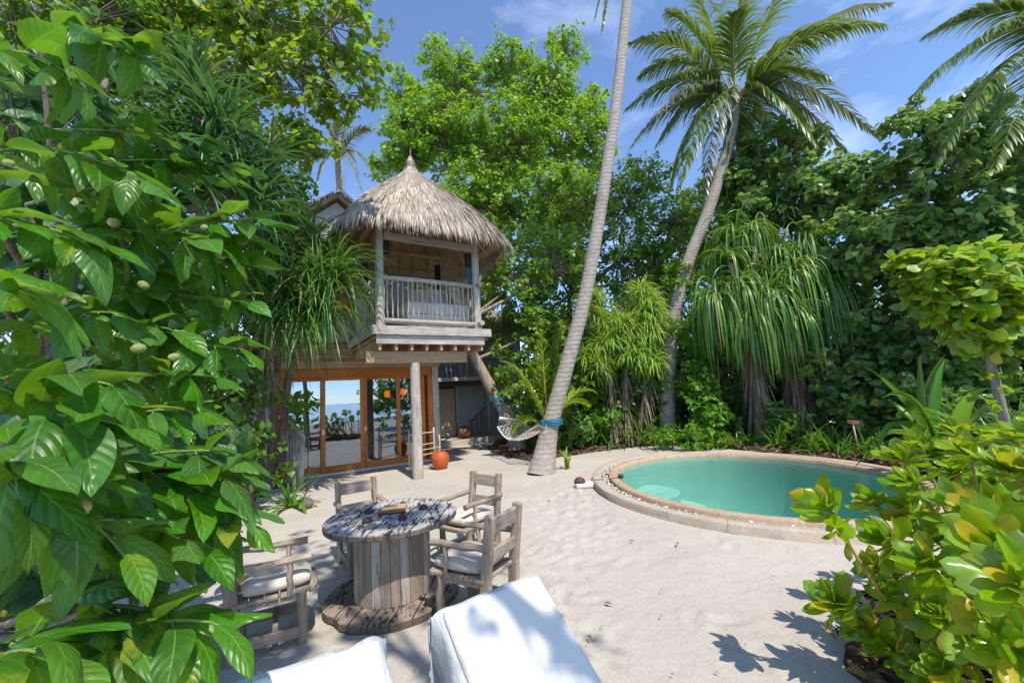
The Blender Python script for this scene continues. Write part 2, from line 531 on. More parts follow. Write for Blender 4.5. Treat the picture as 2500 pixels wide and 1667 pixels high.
        dk = t.ramp(t.math('ADD', t.math('MULTIPLY', f, .6), t.math('MULTIPLY', f2, .4)), [(amount - .03, 0.), (amount + .015, 1.)])
        c = t.mix(t.ramp(f2, [(.3, 0.), (.7, 1.)]), tuple(a * .78 for a in base), base)
        c = t.mix(dk, c, (.055, .035, .028))
        c = t.mix(gap, c, (.03, .018, .014))
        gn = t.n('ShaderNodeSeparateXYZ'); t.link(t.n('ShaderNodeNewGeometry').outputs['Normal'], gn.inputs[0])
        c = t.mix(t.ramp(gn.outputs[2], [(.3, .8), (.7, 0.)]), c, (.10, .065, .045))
        h = t.math('SUBTRACT', t.math('MULTIPLY', dk, -.5), gap)
        M[nm] = t.done(t.bsdf(c, .7, t.bump(h, .7, .008), spec=.3))
    # towelling
    t = NT('white_towel')
    v = t.coord('Object')
    M['towel'] = t.done(t.bsdf((.50, .50, .50), .95, t.bump(t.math('ADD', t.math('MULTIPLY', t.noise(t.coord('Object', (1, 4, 1)), 4, 4), 2.5), t.math('MULTIPLY', t.noise(v, 260, 3), .12)), .5, .02), spec=.1))
    # pool
    M['basin'] = plain_mat('pool_render', (.36, .61, .56), .8, .06, 2)
    M['coping'] = stain_mat('pink_concrete', (.46, .385, .31))
    M['coping_in'] = stain_mat('ochre_concrete', (.45, .325, .225))
    t = NT('white_pebble')
    c, g = hsv_rand(t, (.50, .46, .40), .4, .02, .4)
    M['pebble'] = t.done(t.bsdf(c, .7))
    t = NT('pool_water')
    lw = t.n('ShaderNodeFresnel', i_IOR=1.33)
    bp = t.bump(t.noise(t.coord('Object', (1, 1, 1)), 5.5, 5, .6), .22, .05)
    t.link(bp, lw.inputs['Normal'])
    m = t.n('ShaderNodeMixShader', i_0=lw.outputs[0])
    t.link(t.n('ShaderNodeBsdfTransparent', i_Color=(.80, .96, .94, 1)).outputs[0], m.inputs[1])
    g = t.n('ShaderNodeBsdfGlossy', i_Roughness=.03); t.link(bp, g.inputs['Normal'])
    t.link(g.outputs[0], m.inputs[2])
    M['water'] = t.done(m.outputs[0])
    t = NT('lagoon')
    ys = t.n('ShaderNodeSeparateXYZ'); t.link(t.coord('Object'), ys.inputs[0])
    c = t.ramp(t.math('MULTIPLY', ys.outputs[1], -.004), [(.03, (.20, .50, .48)), (.12, (.08, .34, .42)), (.5, (.02, .13, .26))])
    M['sea'] = t.done(t.bsdf(c, .12, t.bump(t.noise(t.coord('Object'), 1.2, 5), .25, .2), spec=.4))


make_materials()

# ------------------------------------------------------------------ foliage makers
def nrm(a):
    return a / (np.linalg.norm(a, axis=-1, keepdims=True) + 1e-9)


class FB:
    """collects equal-sided faces from vectorised generators"""
    def __init__(s):
        s.V = []; s.F = []; s.U = []; s.n = 0; s.M = []

    def add(s, V, Fc, uv=None, mat=0):
        s.V.append(V); s.F.append(Fc + s.n); s.n += len(V)
        s.U.append(uv if uv is not None else np.zeros((len(V), 2)))
        s.M.append(np.full(len(Fc), mat))

    def obj(s, name, mat, parent=None, off=None, uv=False, smooth=True):
        V = np.concatenate(s.V); Fc = np.concatenate(s.F)
        return npobj(name, V, Fc, mat, parent, smooth, np.concatenate(s.U) if uv else None, off,
                     np.concatenate(s.M) if isinstance(mat, (list, tuple)) else None)


T_OVAL = (np.array([(0, 0, 0), (.5, .38, .07), (0, .5, -.02), (-.5, .38, .07), (0, 1, -.14)]), np.array([(0, 1, 2, 2), (0, 2, 3, 3), (1, 4, 2, 2), (2, 4, 3, 3)])[:, :3])
T_HEART = (np.array([(0, .08, 0), (.28, -.04, .03), (.5, .2, .07), (.40, .56, .04), (0, 1, -.14), (-.40, .56, .04), (-.5, .2, .07), (-.28, -.04, .03), (0, .42, -.03)]),
           np.array([(8, i, i + 1) for i in range(0, 7)] + [(8, 7, 0)]))


def grid_leaf(nx, ny, wf, curl=.25, fold=.2, wave=.02, side_curl=0., seed=0):
    r = np.random.default_rng(seed)
    us = np.linspace(-1, 1, nx); vs = np.linspace(0, 1, ny)
    V = []; U = []
    ph = r.uniform(0, 6)
    for v in vs:
        w = wf(v)
        for u in us:
            z = -curl * v * v + fold * abs(u) * w - side_curl * u * u * w
            z += wave * math.sin(9 * v + ph + u * 1.5) * abs(u)
            V.append((u * w + .04 * math.sin(3 * v + ph), v * (1 - .08 * curl), z))
            U.append((u * .5 + .5, v))
    Q = []
    for j in range(ny - 1):
        for i in range(nx - 1):
            a = j * nx + i
            Q.append((a, a + 1, a + nx + 1, a + nx))
    return np.array(V), np.array(Q), np.array(U)


def w_noni(v): return .235 * (math.sin(PI * min(1, v ** .85)) ** .8) * (1 - .25 * v) + .004
def w_spoon(v): return .20 * (math.sin(PI * min(1., v ** 1.8)) ** .6) + .025 * (1 - v)
def w_heart(v): return .48 * (math.sin(PI * (v * .93 + .065) ** .62)) ** .7 * (1 - .18 * v)


NONI_T = [grid_leaf(7, 12, w_noni, c, f, w, sc, i) for i, (c, f, w, sc) in enumerate([(.22, .35, .02, .2), (.42, .2, .03, .4), (.08, .5, .03, .1), (.6, .3, .04, .5), (.15, .15, .035, .7)])]
SPOON_T = [grid_leaf(5, 8, w_spoon, c, f, .02, sc, i) for i, (c, f, sc) in enumerate([(.12, .35, .3), (-.12, .4, .2), (.3, .3, .4), (.05, .15, .6)])]
HEART_T = [grid_leaf(7, 9, w_heart, c, f, .04, sc, i) for i, (c, f, sc) in enumerate([(.25, .2, .2), (.45, .3, .3), (.1, .1, .5)])]


def inst(T, P, D, N, L, W=1.):
    """place leaf template T at points P, along D, facing N; L length, W width factor"""
    Tv, Tf = T[0], T[1]
    D = nrm(D); S = nrm(np.cross(D, N)); N = np.cross(S, D)
    L = np.asarray(L, float) * np.ones(len(P)); W = np.asarray(W, float) * np.ones(len(P))
    V = (P[:, None, :] + (Tv[None, :, 0:1] * (L * W)[:, None, None]) * S[:, None, :]
         + (Tv[None, :, 1:2] * L[:, None, None]) * D[:, None, :] + (Tv[None, :, 2:3] * L[:, None, None]) * N[:, None, :])
    n = len(Tv)
    Fc = (Tf[None] + (np.arange(len(P)) * n)[:, None, None]).reshape(-1, Tf.shape[1])
    uv = np.tile(T[2], (len(P), 1)) if len(T) > 2 else None
    return V.reshape(-1, 3), Fc, uv


def sticks(P0, P1, r0, r1, n=3):
    """many thin tapered sticks"""
    D = nrm(P1 - P0)
    A = nrm(np.cross(D, np.array([.31, .17, .93]))); B = np.cross(D, A)
    an = np.arange(n) * 2 * PI / n
    ring = np.cos(an)[None, :, None] * A[:, None] + np.sin(an)[None, :, None] * B[:, None]
    r0 = np.asarray(r0, float) * np.ones(len(P0)); r1 = np.asarray(r1, float) * np.ones(len(P0))
    V = np.concatenate([P0[:, None] + ring * r0[:, None, None], P1[:, None] + ring * r1[:, None, None]], 1)
    q = np.array([(k, (k + 1) % n, n + (k + 1) % n, n + k) for k in range(n)])
    Fc = (q[None] + (np.arange(len(P0)) * 2 * n)[:, None, None]).reshape(-1, 4)
    return V.reshape(-1, 3), Fc


def blades(B, D, L, W, droop=1., nseg=6, fold=.3, three=True, taper=2.2, jit=0., w0=.7, early=.5):
    """strap leaves: base points B, start directions D, drooping under their weight"""
    n = len(B)
    L = np.asarray(L, float) * np.ones(n); W = np.asarray(W, float) * np.ones(n); droop = np.asarray(droop, float) * np.ones(n)
    d = nrm(D); p = B.copy()
    sd = np.cross(d, np.array([0, 0, 1.])) + rng.normal(0, .12 + jit, (n, 3))
    sd = nrm(sd)
    rows = []
    for k in range(nseg + 1):
        t = k / nseg
        w = W * min(1., w0 + (1 - w0) * t * 4) * (1 - t ** taper) + W * .03
        nn = nrm(np.cross(sd, d))
        if three:
            rows.append(np.stack([p - sd * (w / 2)[:, None] + nn * (w * fold / 2)[:, None], p, p + sd * (w / 2)[:, None] + nn * (w * fold / 2)[:, None]], 1))
        else:
            rows.append(np.stack([p - sd * (w / 2)[:, None], p + sd * (w / 2)[:, None]], 1))
        p = p + d * (L / nseg)[:, None]
        g = droop * (1.4 / nseg) * (early + 1. * t)
        d = d.copy(); d[:, 2] -= g
        d = nrm(d)
    V = np.stack(rows, 1)
    c = 3 if three else 2
    q = []
    for k in range(nseg):
        for j in range(c - 1):
            a = k * c + j
            q.append((a, a + 1, a + c + 1, a + c))
    q = np.array(q)
    Fc = (q[None] + (np.arange(n) * (nseg + 1) * c)[:, None, None]).reshape(-1, 4)
    return V.reshape(-1, 3), Fc


def dirs_cone(n, axis, a0, a1):
    """n directions around axis with polar angle a0..a1 (degrees)"""
    axis = nrm(np.asarray(axis, float))
    u = nrm(np.cross(axis, [.3, .1, .95] if abs(axis[2]) < .9 else [1., 0, 0])); v = np.cross(axis, u)
    a = np.radians(rng.uniform(a0, a1, n)); ph = np.arange(n) * 2.39996 + rng.uniform(0, .5, n)
    return np.cos(a)[:, None] * axis + np.sin(a)[:, None] * (np.cos(ph)[:, None] * u + np.sin(ph)[:, None] * v)


def bez(B, C, E, n):
    t = np.linspace(0, 1, n)[:, None]
    return (1 - t) ** 2 * B + 2 * t * (1 - t) * C + t * t * E


def frond(B, C, E, nl=46, ll=.75, lw=.05, mats=None, parent=None, off=None, name='frond', droop=1.1, r0=.03, roll=0., dead=0.):
    B, C, E = (np.asarray(q, float) for q in (B, C, E))
    P = bez(B, C, E, 15)
    mb = MB(); mb.tube(P, list(np.linspace(r0, .005, 15)), 5)
    fb = FB()
    v = np.array(mb.v); qf = np.array([f for f in mb.f if len(f) == 4])
    fb.add(v, qf, mat=0)
    ts = np.linspace(.16, .995, nl)
    for sgn in (-1, 1):
        tt = np.clip(ts + rng.uniform(-.006, .006, nl), 0, 1)
        t = tt[:, None]
        p = (1 - t) ** 2 * B + 2 * t * (1 - t) * C + t * t * E
        T = nrm(2 * (1 - t) * (C - B) + 2 * t * (E - C))
        S = nrm(np.cross(T, np.array([0, 0, 1.])))
        Nn = np.cross(S, T)
        if roll: S = S * math.cos(roll) + Nn * math.sin(roll)
        a = np.radians(28 + 42 * tt)[:, None]
        d = sgn * S * np.cos(a) + T * np.sin(a) + Nn * .12 + rng.normal(0, .045, (nl, 3))
        x = (tt - .16) / .84
        L = ll * (.5 + .5 * np.sin(PI * np.clip(x * .8 + .18, 0, 1))) * (1 - .55 * x ** 4) * rng.uniform(.85, 1.12, nl)
        fb.add(*blades(p, d, L, lw, droop * rng.uniform(.7, 1.35, nl), 4, three=False, taper=2.5, jit=.06), mat=1)
    return fb.obj(name, mats, parent, off)


def crown(blobs, nclump, per, L, ratio, T, tw=.4, up=.5, surf=.62, flat=.5, dl=.35):
    """leaf clumps on twig ends spread through the given ellipsoids; returns leaves FB and twig ends"""
    C = np.array([b[0] for b in blobs], float); R = np.array([b[1] for b in blobs], float)
    w = np.array([(r[0] * r[1] * r[2]) ** (2 / 3.) for r in R]); w /= w.sum()
    k = rng.choice(len(blobs), nclump, p=w)
    d = nrm(rng.normal(size=(nclump, 3)))
    rr = surf + (1 - surf) * rng.uniform(0, 1, nclump) ** .7
    inner = rng.uniform(size=nclump) < .22
    rr[inner] *= rng.uniform(.3, .9, inner.sum())
    lump = 1 + .22 * np.sin(d[:, 0] * 5 + k * 2.1) * np.sin(d[:, 1] * 5.3 + k) * np.cos(d[:, 2] * 4.7 + k * .7)
    P = C[k] + d * R[k] * (rr * lump)[:, None]
    ax = nrm(d * .9 + np.array([0, 0, up]) + rng.normal(0, .38, (nclump, 3)))
    tl = tw * rng.uniform(.55, 1.35, nclump)
    Pi = np.repeat(P, per, 0); Ai = np.repeat(ax, per, 0); Ti = np.repeat(tl, per); n = len(Pi)
    di = np.repeat(d, per, 0)
    s = rng.uniform(.05, 1, n) ** .8
    ph = rng.uniform(0, 2 * PI, n)
    U = nrm(np.cross(Ai, np.array([.2, .33, .92]))); Vv = np.cross(Ai, U)
    rad = np.cos(ph)[:, None] * U + np.sin(ph)[:, None] * Vv
    pos = Pi + Ai * (Ti * s)[:, None] + rad * (Ti * .16 * rng.uniform(.2, 1.3, n))[:, None]
    D = nrm(Ai * .35 + rad * .9 + np.array([0, 0, -dl]) + rng.normal(0, .25, (n, 3)))
    Nn = nrm(np.array([0, 0, 1.]) * flat + di * .5 + rng.normal(0, .42, (n, 3)))
    fb = FB()
    v, f, uv = inst(T, pos, D, Nn, L * rng.uniform(.6, 1.25, n), ratio * rng.uniform(.85, 1.15, n))
    fb.add(v, f, uv)
    return fb, P, P + ax * tl[:, None], C[k]


def tree(name, label, cat, base, trunk, blobs, nclump, per, L, ratio, T, lmat, bmat, group=None, tw=.4, r0=.2, limbs=True, twfrac=1., uv=False, **kw):
    """trunk: list of points from the base up; limbs run from its upper part to every blob"""
    root = thing(name, label, cat, base, 0, group)
    fb, P0, P1, Ck = crown(blobs, nclump, per, L, ratio, T, tw, **kw)
    fb.obj('crown', lmat, root, base, uv=uv)
    tr = FB()
    mb = MB()
    m = len(trunk)
    rad = list(np.linspace(r0, r0 * .45, m)); rad[0] *= 1.25
    mb.tube(trunk, rad, 9, cap=False)
    if limbs:
        for c, r in blobs:
            c = np.array(c, float)
            dd = [np.linalg.norm(np.array(q) - c) for q in trunk[m // 2:]]
            q = np.array(trunk[m // 2:][int(np.argmin(dd))], float)
            mid = (q + c) / 2 + np.array([rng.normal(0, .2), rng.normal(0, .2), -.1])
            rr = min(r0 * .45, .035 * np.linalg.norm(c - q) ** .7 + .012)
            mb.tube(bez(q, mid, c, 7), list(np.linspace(rr * .9, rr * .12, 7)), 6, cap=False)
    tr.add(np.array(mb.v), np.array(mb.f))
    n = int(len(P0) * twfrac)
    # branchlets: from a point partway to the clump
    st = Ck[:n] + (P0[:n] - Ck[:n]) * rng.uniform(.1, .4, (n, 1))
    tr.add(*sticks(st, P0[:n], .006 + r0 * .06, .004 + r0 * .02))
    tr.add(*sticks(P0[:n], P1[:n], .004 + r0 * .02, .003))
    tr.obj('trunk', bmat, root, base)
    return root


def strap_plant(name, label, cat, base, n, L, W, mat, a0=10, a1=75, droop=1.2, group=None, fold=.35, spread=.05, axis=(0, 0, 1), nseg=7, taper=2.2):
    base = np.asarray(base, float)
    root = thing(name, label, cat, base, 0, group)
    B = base + np.c_[rng.normal(0, spread, (n, 2)), rng.uniform(0, .04, n)]
    fb = FB()
    fb.add(*blades(B, dirs_cone(n, axis, a0, a1), L * rng.uniform(.6, 1.15, n), W * rng.uniform(.75, 1.2, n), droop * rng.uniform(.5, 1.5, n), nseg, fold, taper=taper))
    fb.obj('foliage', mat, root, base)
    return root


def pandanus(label, base, rosettes, n, L, W, mat, droop, trunks=(), skirt=0, group=None, a1=115, fmat=None, nseg=8, tmat=None, rt=.11, ax_j=.35, limbs=True, a0=8, early=.5):
    base = np.asarray(base, float)
    root = thing('screw_pine', label, 'pandanus', base, 0, group)
    for c in rosettes:
        c = np.asarray(c, float)
        fb = FB()
        ax = np.array([rng.normal(0, ax_j), rng.normal(0, ax_j), 1.])
        B = c + rng.normal(0, .05, (n, 3)) + np.c_[np.zeros((n, 2)), np.linspace(.12, -.12, n)]
        dd = dirs_cone(n, ax, a0, a1)
        fb.add(*blades(B, dd, L * rng.uniform(.65, 1.15, n), W * rng.uniform(.8, 1.15, n), droop * rng.uniform(.6, 1.4, n), nseg, .45, taper=2.6, early=early))
        fb.obj('leaf_rosette', mat, root, base)
    for pts in trunks:
        pts = [np.asarray(q, float) for q in pts]
        fb = FB(); mb = MB()
        pp = bez(pts[0], pts[1], pts[2], 10) if len(pts) == 3 else np.array(pts)
        mb.tube(pp, list(np.linspace(rt, rt * .6, len(pp))), 8, cap=False)
        fb.add(np.array(mb.v), np.array(mb.f))
        for c in rosettes:
            c = np.asarray(c, float)
            if limbs and np.linalg.norm(c - pp[-1]) < 2.6:
                fb.add(*[np.array(q) for q in (lambda m: (m.v, m.f))(MB().tube(bez(pp[-1], (pp[-1] + c) / 2 - [0, 0, .15], c, 6), list(np.linspace(rt * .6, .05, 6)), 6, cap=False))])
        fb.obj('trunk', tmat or M['palebark'], root, base)
        if skirt:
            k = skirt
            t = rng.uniform(.35, 1., k)
            idx = np.clip((t * (len(pp) - 1)).astype(int), 0, len(pp) - 1)
            ph = rng.uniform(0, 2 * PI, k)
            B = pp[idx] + np.c_[np.cos(ph), np.sin(ph), np.zeros(k)] * (rt * .9)
            D = np.c_[np.cos(ph) * .35, np.sin(ph) * .35, np.full(k, -.9)]
            f2 = FB()
            f2.add(*blades(B, D, rng.uniform(.5, 1.15, k), .035, .8, 5, .3, taper=3))
            f2.obj('dead_leaf_skirt', fmat or M['fibre'], root, base)
    return root


def palm_tree(label, base, trunk, rads, crown_pt, fronds, mats, group=None, nl=46, ll=.75, lw=.05, name='coconut_palm', droop=1.1, bark=None, husk=True, nring=14):
    base = np.asarray(base, float)
    root = thing(name, label, 'palm', base, 0, group)
    tp = [np.asarray(q, float) for q in trunk]
    # smooth spline through the trunk points
    n = len(tp); P = []; Rr = []
    for i in range(n - 1):
        p0, p1, p2, p3 = tp[max(i - 1, 0)], tp[i], tp[i + 1], tp[min(i + 2, n - 1)]
        for t in np.linspace(0, 1, 8, endpoint=False):
            P.append(.5 * (2 * p1 + (p2 - p0) * t + (2 * p0 - 5 * p1 + 4 * p2 - p3) * t * t + (3 * p1 - p0 - 3 * p2 + p3) * t ** 3))
            Rr.append(rads[i] * (1 - t) + rads[i + 1] * t)
    P.append(tp[-1]); Rr.append(rads[-1])
    # dense rings so each leaf scar swells a little
    P = np.array(P); Rr = np.array(Rr)
    s = np.r_[0, np.cumsum(np.linalg.norm(np.diff(P, axis=0), axis=1))]
    m = int(s[-1] / .045)
    q = np.linspace(0, s[-1], m)
    PP = np.c_[[np.interp(q, s, P[:, j]) for j in range(3)]].T
    RR = np.interp(q, s, Rr)
    step = (q * 9.5 + .6 * np.sin(q * 2.1)) % 1.0
    RR = RR * (1.01 - .022 * step)
    mb = MB(); mb.tube(PP, list(RR), nring, cap=False)
    mb.build('trunk', bark or M['palmbark'], root, True, off=base)
    if husk:
        mb = MB()
        c = np.asarray(crown_pt, float)
        mb.tube([tp[-1] - [0, 0, .1], tp[-1] + (c - tp[-1]) * .5, c + [0, 0, .35]], [rads[-1] * 1.15, rads[-1] * 1.6, rads[-1] * .5], 9)
        mb.build('crownshaft', M['fibre'], root, True, off=base)
    for fr in fronds:
        E = np.asarray(fr[0], float)
        h = fr[1]
        B = np.asarray(crown_pt, float) + np.array([rng.normal(0, .05), rng.normal(0, .05), rng.uniform(-.1, .2)])
        C = B + (E - B) * .45 + np.array([0, 0, h])
        mt = fr[2] if len(fr) > 2 else mats
        frond(B, C, E, nl, ll * rng.uniform(.9, 1.1), lw, mt, root, base, droop=droop * rng.uniform(.8, 1.25), roll=rng.uniform(-.25, .25))
    return root

# ------------------------------------------------------------------ ground, pool, sea
POOL_C = np.array([3.84, 7.27]); PA, PB = 2.43, 2.05
PAX = nrm(np.array([.166, -.986])); PBX = np.array([.986, .166])


def ell(off, n=96, z=0.):
    a = np.arange(n) * 2 * PI / n
    q = POOL_C + np.outer(np.cos(a) * (PA + off), PAX) + np.outer(np.sin(a) * (PB + off), PBX)
    return np.c_[q, np.full(n, z)]


def in_pool(x, y, off=0.):
    dx = np.stack([x - POOL_C[0], y - POOL_C[1]], -1)
    return (dx @ PAX / (PA + off)) ** 2 + (dx @ PBX / (PB + off)) ** 2 < 1


def vnoise(x, y, s, seed=0):
    r = np.random.default_rng(seed)
    G = r.uniform(-1, 1, (257, 257))
    X = (x / s) % 256; Y = (y / s) % 256
    i = np.floor(X).astype(int); j = np.floor(Y).astype(int)
    fx = X - i; fy = Y - j
    fx = fx * fx * (3 - 2 * fx); fy = fy * fy * (3 - 2 * fy)
    i2 = (i + 1) % 257; j2 = (j + 1) % 257
    return (G[i, j] * (1 - fx) + G[i2, j] * fx) * (1 - fy) + (G[i, j2] * (1 - fx) + G[i2, j2] * fx) * fy


def build_ground():
    # near sand: fine grid with footprints and raked unevenness, hole under the pool; coarse land beyond
    def sheet(name, xs, ys, hole, amp, mat):
        X, Y = np.meshgrid(xs, ys, indexing='ij')
        Z = np.zeros_like(X)
        if amp:
            Z += .018 * vnoise(X + 50, Y + 50, 1.1, 1) + .006 * vnoise(X + 50, Y + 50, .38, 2) + .004 * vnoise(X + 50, Y + 50, .15, 3)
            r = np.random.default_rng(5)
            for k in range(330):
                if k < 170:
                    px, py = r.uniform(-2.2, 4.2), r.uniform(1.2, 8.5)
                else:
                    t = r.uniform(); px, py = .15 + t * .9 + r.normal(0, .28), 3.2 + t * 4.6 + r.normal(0, .3)
                an = r.normal(1.35, .6); c, s_ = math.cos(an), math.sin(an)
                m = (abs(X - px) < .3) & (abs(Y - py) < .3)
                if not m.any(): continue
                u = ((X[m] - px) * c + (Y[m] - py) * s_) / .13; v = (-(X[m] - px) * s_ + (Y[m] - py) * c) / .055
                d2 = u * u + v * v
                dep = r.uniform(.005, .017)
                Z[m] += -dep * np.exp(-d2) + dep * .55 * np.exp(-(np.sqrt(d2) - 1.5) ** 2 * 5)
            # smooth toward the borders so sheets meet
            fade = np.minimum.reduce([(X - xs[0]) / .8, (xs[-1] - X) / .8, (Y - ys[0]) / .8, (ys[-1] - Y) / .8])
            Z *= np.clip(fade, 0, 1)
            Z = np.where(in_pool(X, Y, .6), Z * .25, Z)
        V = np.stack([X, Y, Z], -1).reshape(-1, 3)
        nx, ny = len(xs), len(ys)
        I, J = np.meshgrid(np.arange(nx - 1), np.arange(ny - 1), indexing='ij')
        a = (I * ny + J).ravel()
        Q = np.stack([a, a + ny, a + ny + 1, a + 1], 1)
        if hole is not None:
            cx = V[Q].mean(1)
            Q = Q[~hole(cx[:, 0], cx[:, 1])]
        return V, Q
    xs = np.arange(-7, 8.001, .04); ys = np.arange(.2, 13.001, .04)
    V, Q = sheet('sand', xs, ys, lambda x, y: in_pool(x, y, .3), True, None)
    big = [-6000, -900, -200, -60, -25] + [-7]
    X2 = np.array([-6000, -800, -120, -30, -12, -7, -3, 0, 4, 8, 12, 30, 120, 800, 6000.])
    Y2 = np.array([-14, -9, -4, -1, .2, 4, 8, 13, 20, 40, 120, 800, 6000.])
    V2, Q2 = sheet('x', X2, Y2, lambda x, y: (x > -7) & (x < 8) & (y > .2) & (y < 13), False, None)
    # the 8.0 edge of the fine grid
    fb = FB(); fb.add(V, Q); fb.add(V2, Q2)
    # beach slope down to the sea
    sl = np.array([(-6000, -14, 0), (6000, -14, 0), (6000, -24, -.9), (-6000, -24, -.9)], float)
    fb.add(sl, np.array([(3, 2, 1, 0)]))
    o = fb.obj('ground', M['sand'])
    tag(o, 'pale coral sand ground of the garden with footprints', None, kind='structure')
    sea = npobj('water', np.array([(-8000, -20, -.6), (8000, -20, -.6), (8000, -9000, -.6), (-8000, -9000, -.6)]), np.array([(3, 2, 1, 0)]), M['sea'])
    tag(sea, 'turquoise lagoon beyond the beach, reflected in the glass doors', None, kind='structure')

    # planting-bed soil with leaf litter
    edge = [(1118, 1030), (1150, 1046), (1215, 1060), (1300, 1048), (1400, 1034), (1480, 1024), (1560, 1024), (1640, 1030), (1740, 1038), (1850, 1052), (1930, 1058), (2010, 1068), (2080, 1090), (2200, 1130)]
    near = [gz(x, y) for x, y in edge]
    near = [np.array([-.9, 15.5, 0]), np.array([-.75, 14.2, 0])] + near + [np.array([7.6, 6.0, 0]), np.array([7.4, 4.6, 0])]
    P = []
    for a, b in zip(near[:-1], near[1:]):
        for t in np.linspace(0, 1, 9, endpoint=False):
            q = a * (1 - t) + b * t
            P.append(q + np.array([rng.normal(0, .03), rng.normal(0, .035), 0]))
    P = np.array(P)
    cen = np.array([9., 20., 0])
    rows = []
    for k, t in enumerate((0, .01, .03, .08, .2, .45, 1.)):
        r = P + (np.array([14., 24., 0]) - P) * t
        r[:, 2] = (.004, .05, .07, .09, .10, .12, .1)[k] + (rng.normal(0, .012, len(P)) if 0 < k < 6 else 0)
        rows.append(r)
    R = np.stack(rows, 0); n = len(P)
    V = R.reshape(-1, 3)
    Q = np.array([(k * n + i, k * n + i + 1, (k + 1) * n + i + 1, (k + 1) * n + i) for k in range(6) for i in range(n - 1)])
    o = npobj('soil', V, Q, M['soil'])
    tag(o, 'dark planting bed soil round the back of the pool', None, kind='structure')
    # bed under the beach naupaka
    a = np.linspace(0, 2 * PI, 41)[:-1]
    ring = lambda s, z: np.c_[3.15 + 1.25 * s * np.cos(a) * (1 + .12 * np.sin(3 * a)), 2.35 + 1.0 * s * np.sin(a) * (1 + .1 * np.cos(4 * a)), np.full(40, z) + rng.normal(0, .006, 40)]
    V = np.concatenate([ring(1, .006), ring(.93, .045), ring(.5, .07), ring(.05, .08)])
    Q = np.array([(k * 40 + i, k * 40 + (i + 1) % 40, (k + 1) * 40 + (i + 1) % 40, (k + 1) * 40 + i) for k in range(3) for i in range(40)])
    o = npobj('soil', V, Q, M['soil'])
    tag(o, 'brown leaf mould under the beach naupaka bush', None, kind='structure')
    # loose dead leaves
    fb = FB()
    seg = [(P[i] + (np.array([14., 24, 0]) - P[i]) * abs(rng.normal(0, .05))) for i in rng.integers(0, n, 2600)]
    p1 = np.array(seg); p1[:, 2] = .075 + rng.uniform(0, .04, len(p1))
    an = rng.uniform(0, 2 * PI, 1300); rr = np.sqrt(rng.uniform(0, 1.1, 1300))
    p2 = np.c_[3.15 + 1.3 * rr * np.cos(an), 2.35 + 1.05 * rr * np.sin(an), .07 + rng.uniform(0, .05, 1300)]
    p4 = np.c_[rng.normal(-2.9, .6, 160), rng.normal(4.6, 1.1, 160), rng.uniform(.01, .03, 160)]
    p = np.concatenate([p1, p2])
    p[:, 2] += 0
    an = rng.uniform(0, 2 * PI, len(p))
    D = np.c_[np.cos(an), np.sin(an), rng.normal(0, .3, len(p))]
    v, f, _ = inst(T_OVAL, p, D, np.c_[rng.normal(0, .5, (len(p), 2)), np.ones(len(p))], rng.uniform(.05, .16, len(p)), rng.uniform(.3, .6, len(p)))
    fb.add(v, f)
    o = fb.obj('leaf_litter', M['dryleaf'])
    tag(o, 'brown fallen leaves scattered over the planting beds', 'leaf litter', kind='stuff')
    fb = FB()
    k = 420
    px = np.c_[rng.uniform(-2.5, 3.4, k), rng.uniform(1.6, 9.0, k)]
    px = px[~in_pool(px[:, 0], px[:, 1], .7)]
    k = len(px)
    p = np.c_[px, np.full(k, .022)]
    an = rng.uniform(0, 2 * PI, k)
    v, f, _ = inst(T_OVAL, p, np.c_[np.cos(an), np.sin(an), np.zeros(k)], np.c_[rng.normal(0, .2, (k, 2)), np.ones(k)], rng.uniform(.008, .035, k) * (1 + 1.5 * (rng.uniform(size=k) < .08)), .35)
    fb.add(v, f)
    o = fb.obj('sand_debris', M['dryleaf'])
    tag(o, 'tiny dry leaf crumbs and bark bits on the open sand', 'debris', kind='stuff')


def ring_mesh(offs, n=120):
    """closed band through (offset, z) pairs round the pool"""
    rows = [ell(o, n, z) for o, z in offs]
    V = np.concatenate(rows); m = len(rows)
    Q = np.array([(k * n + i, k * n + (i + 1) % n, (k + 1) * n + (i + 1) % n, (k + 1) * n + i) for k in range(m - 1) for i in range(n)])
    return V, Q[:, ::-1]


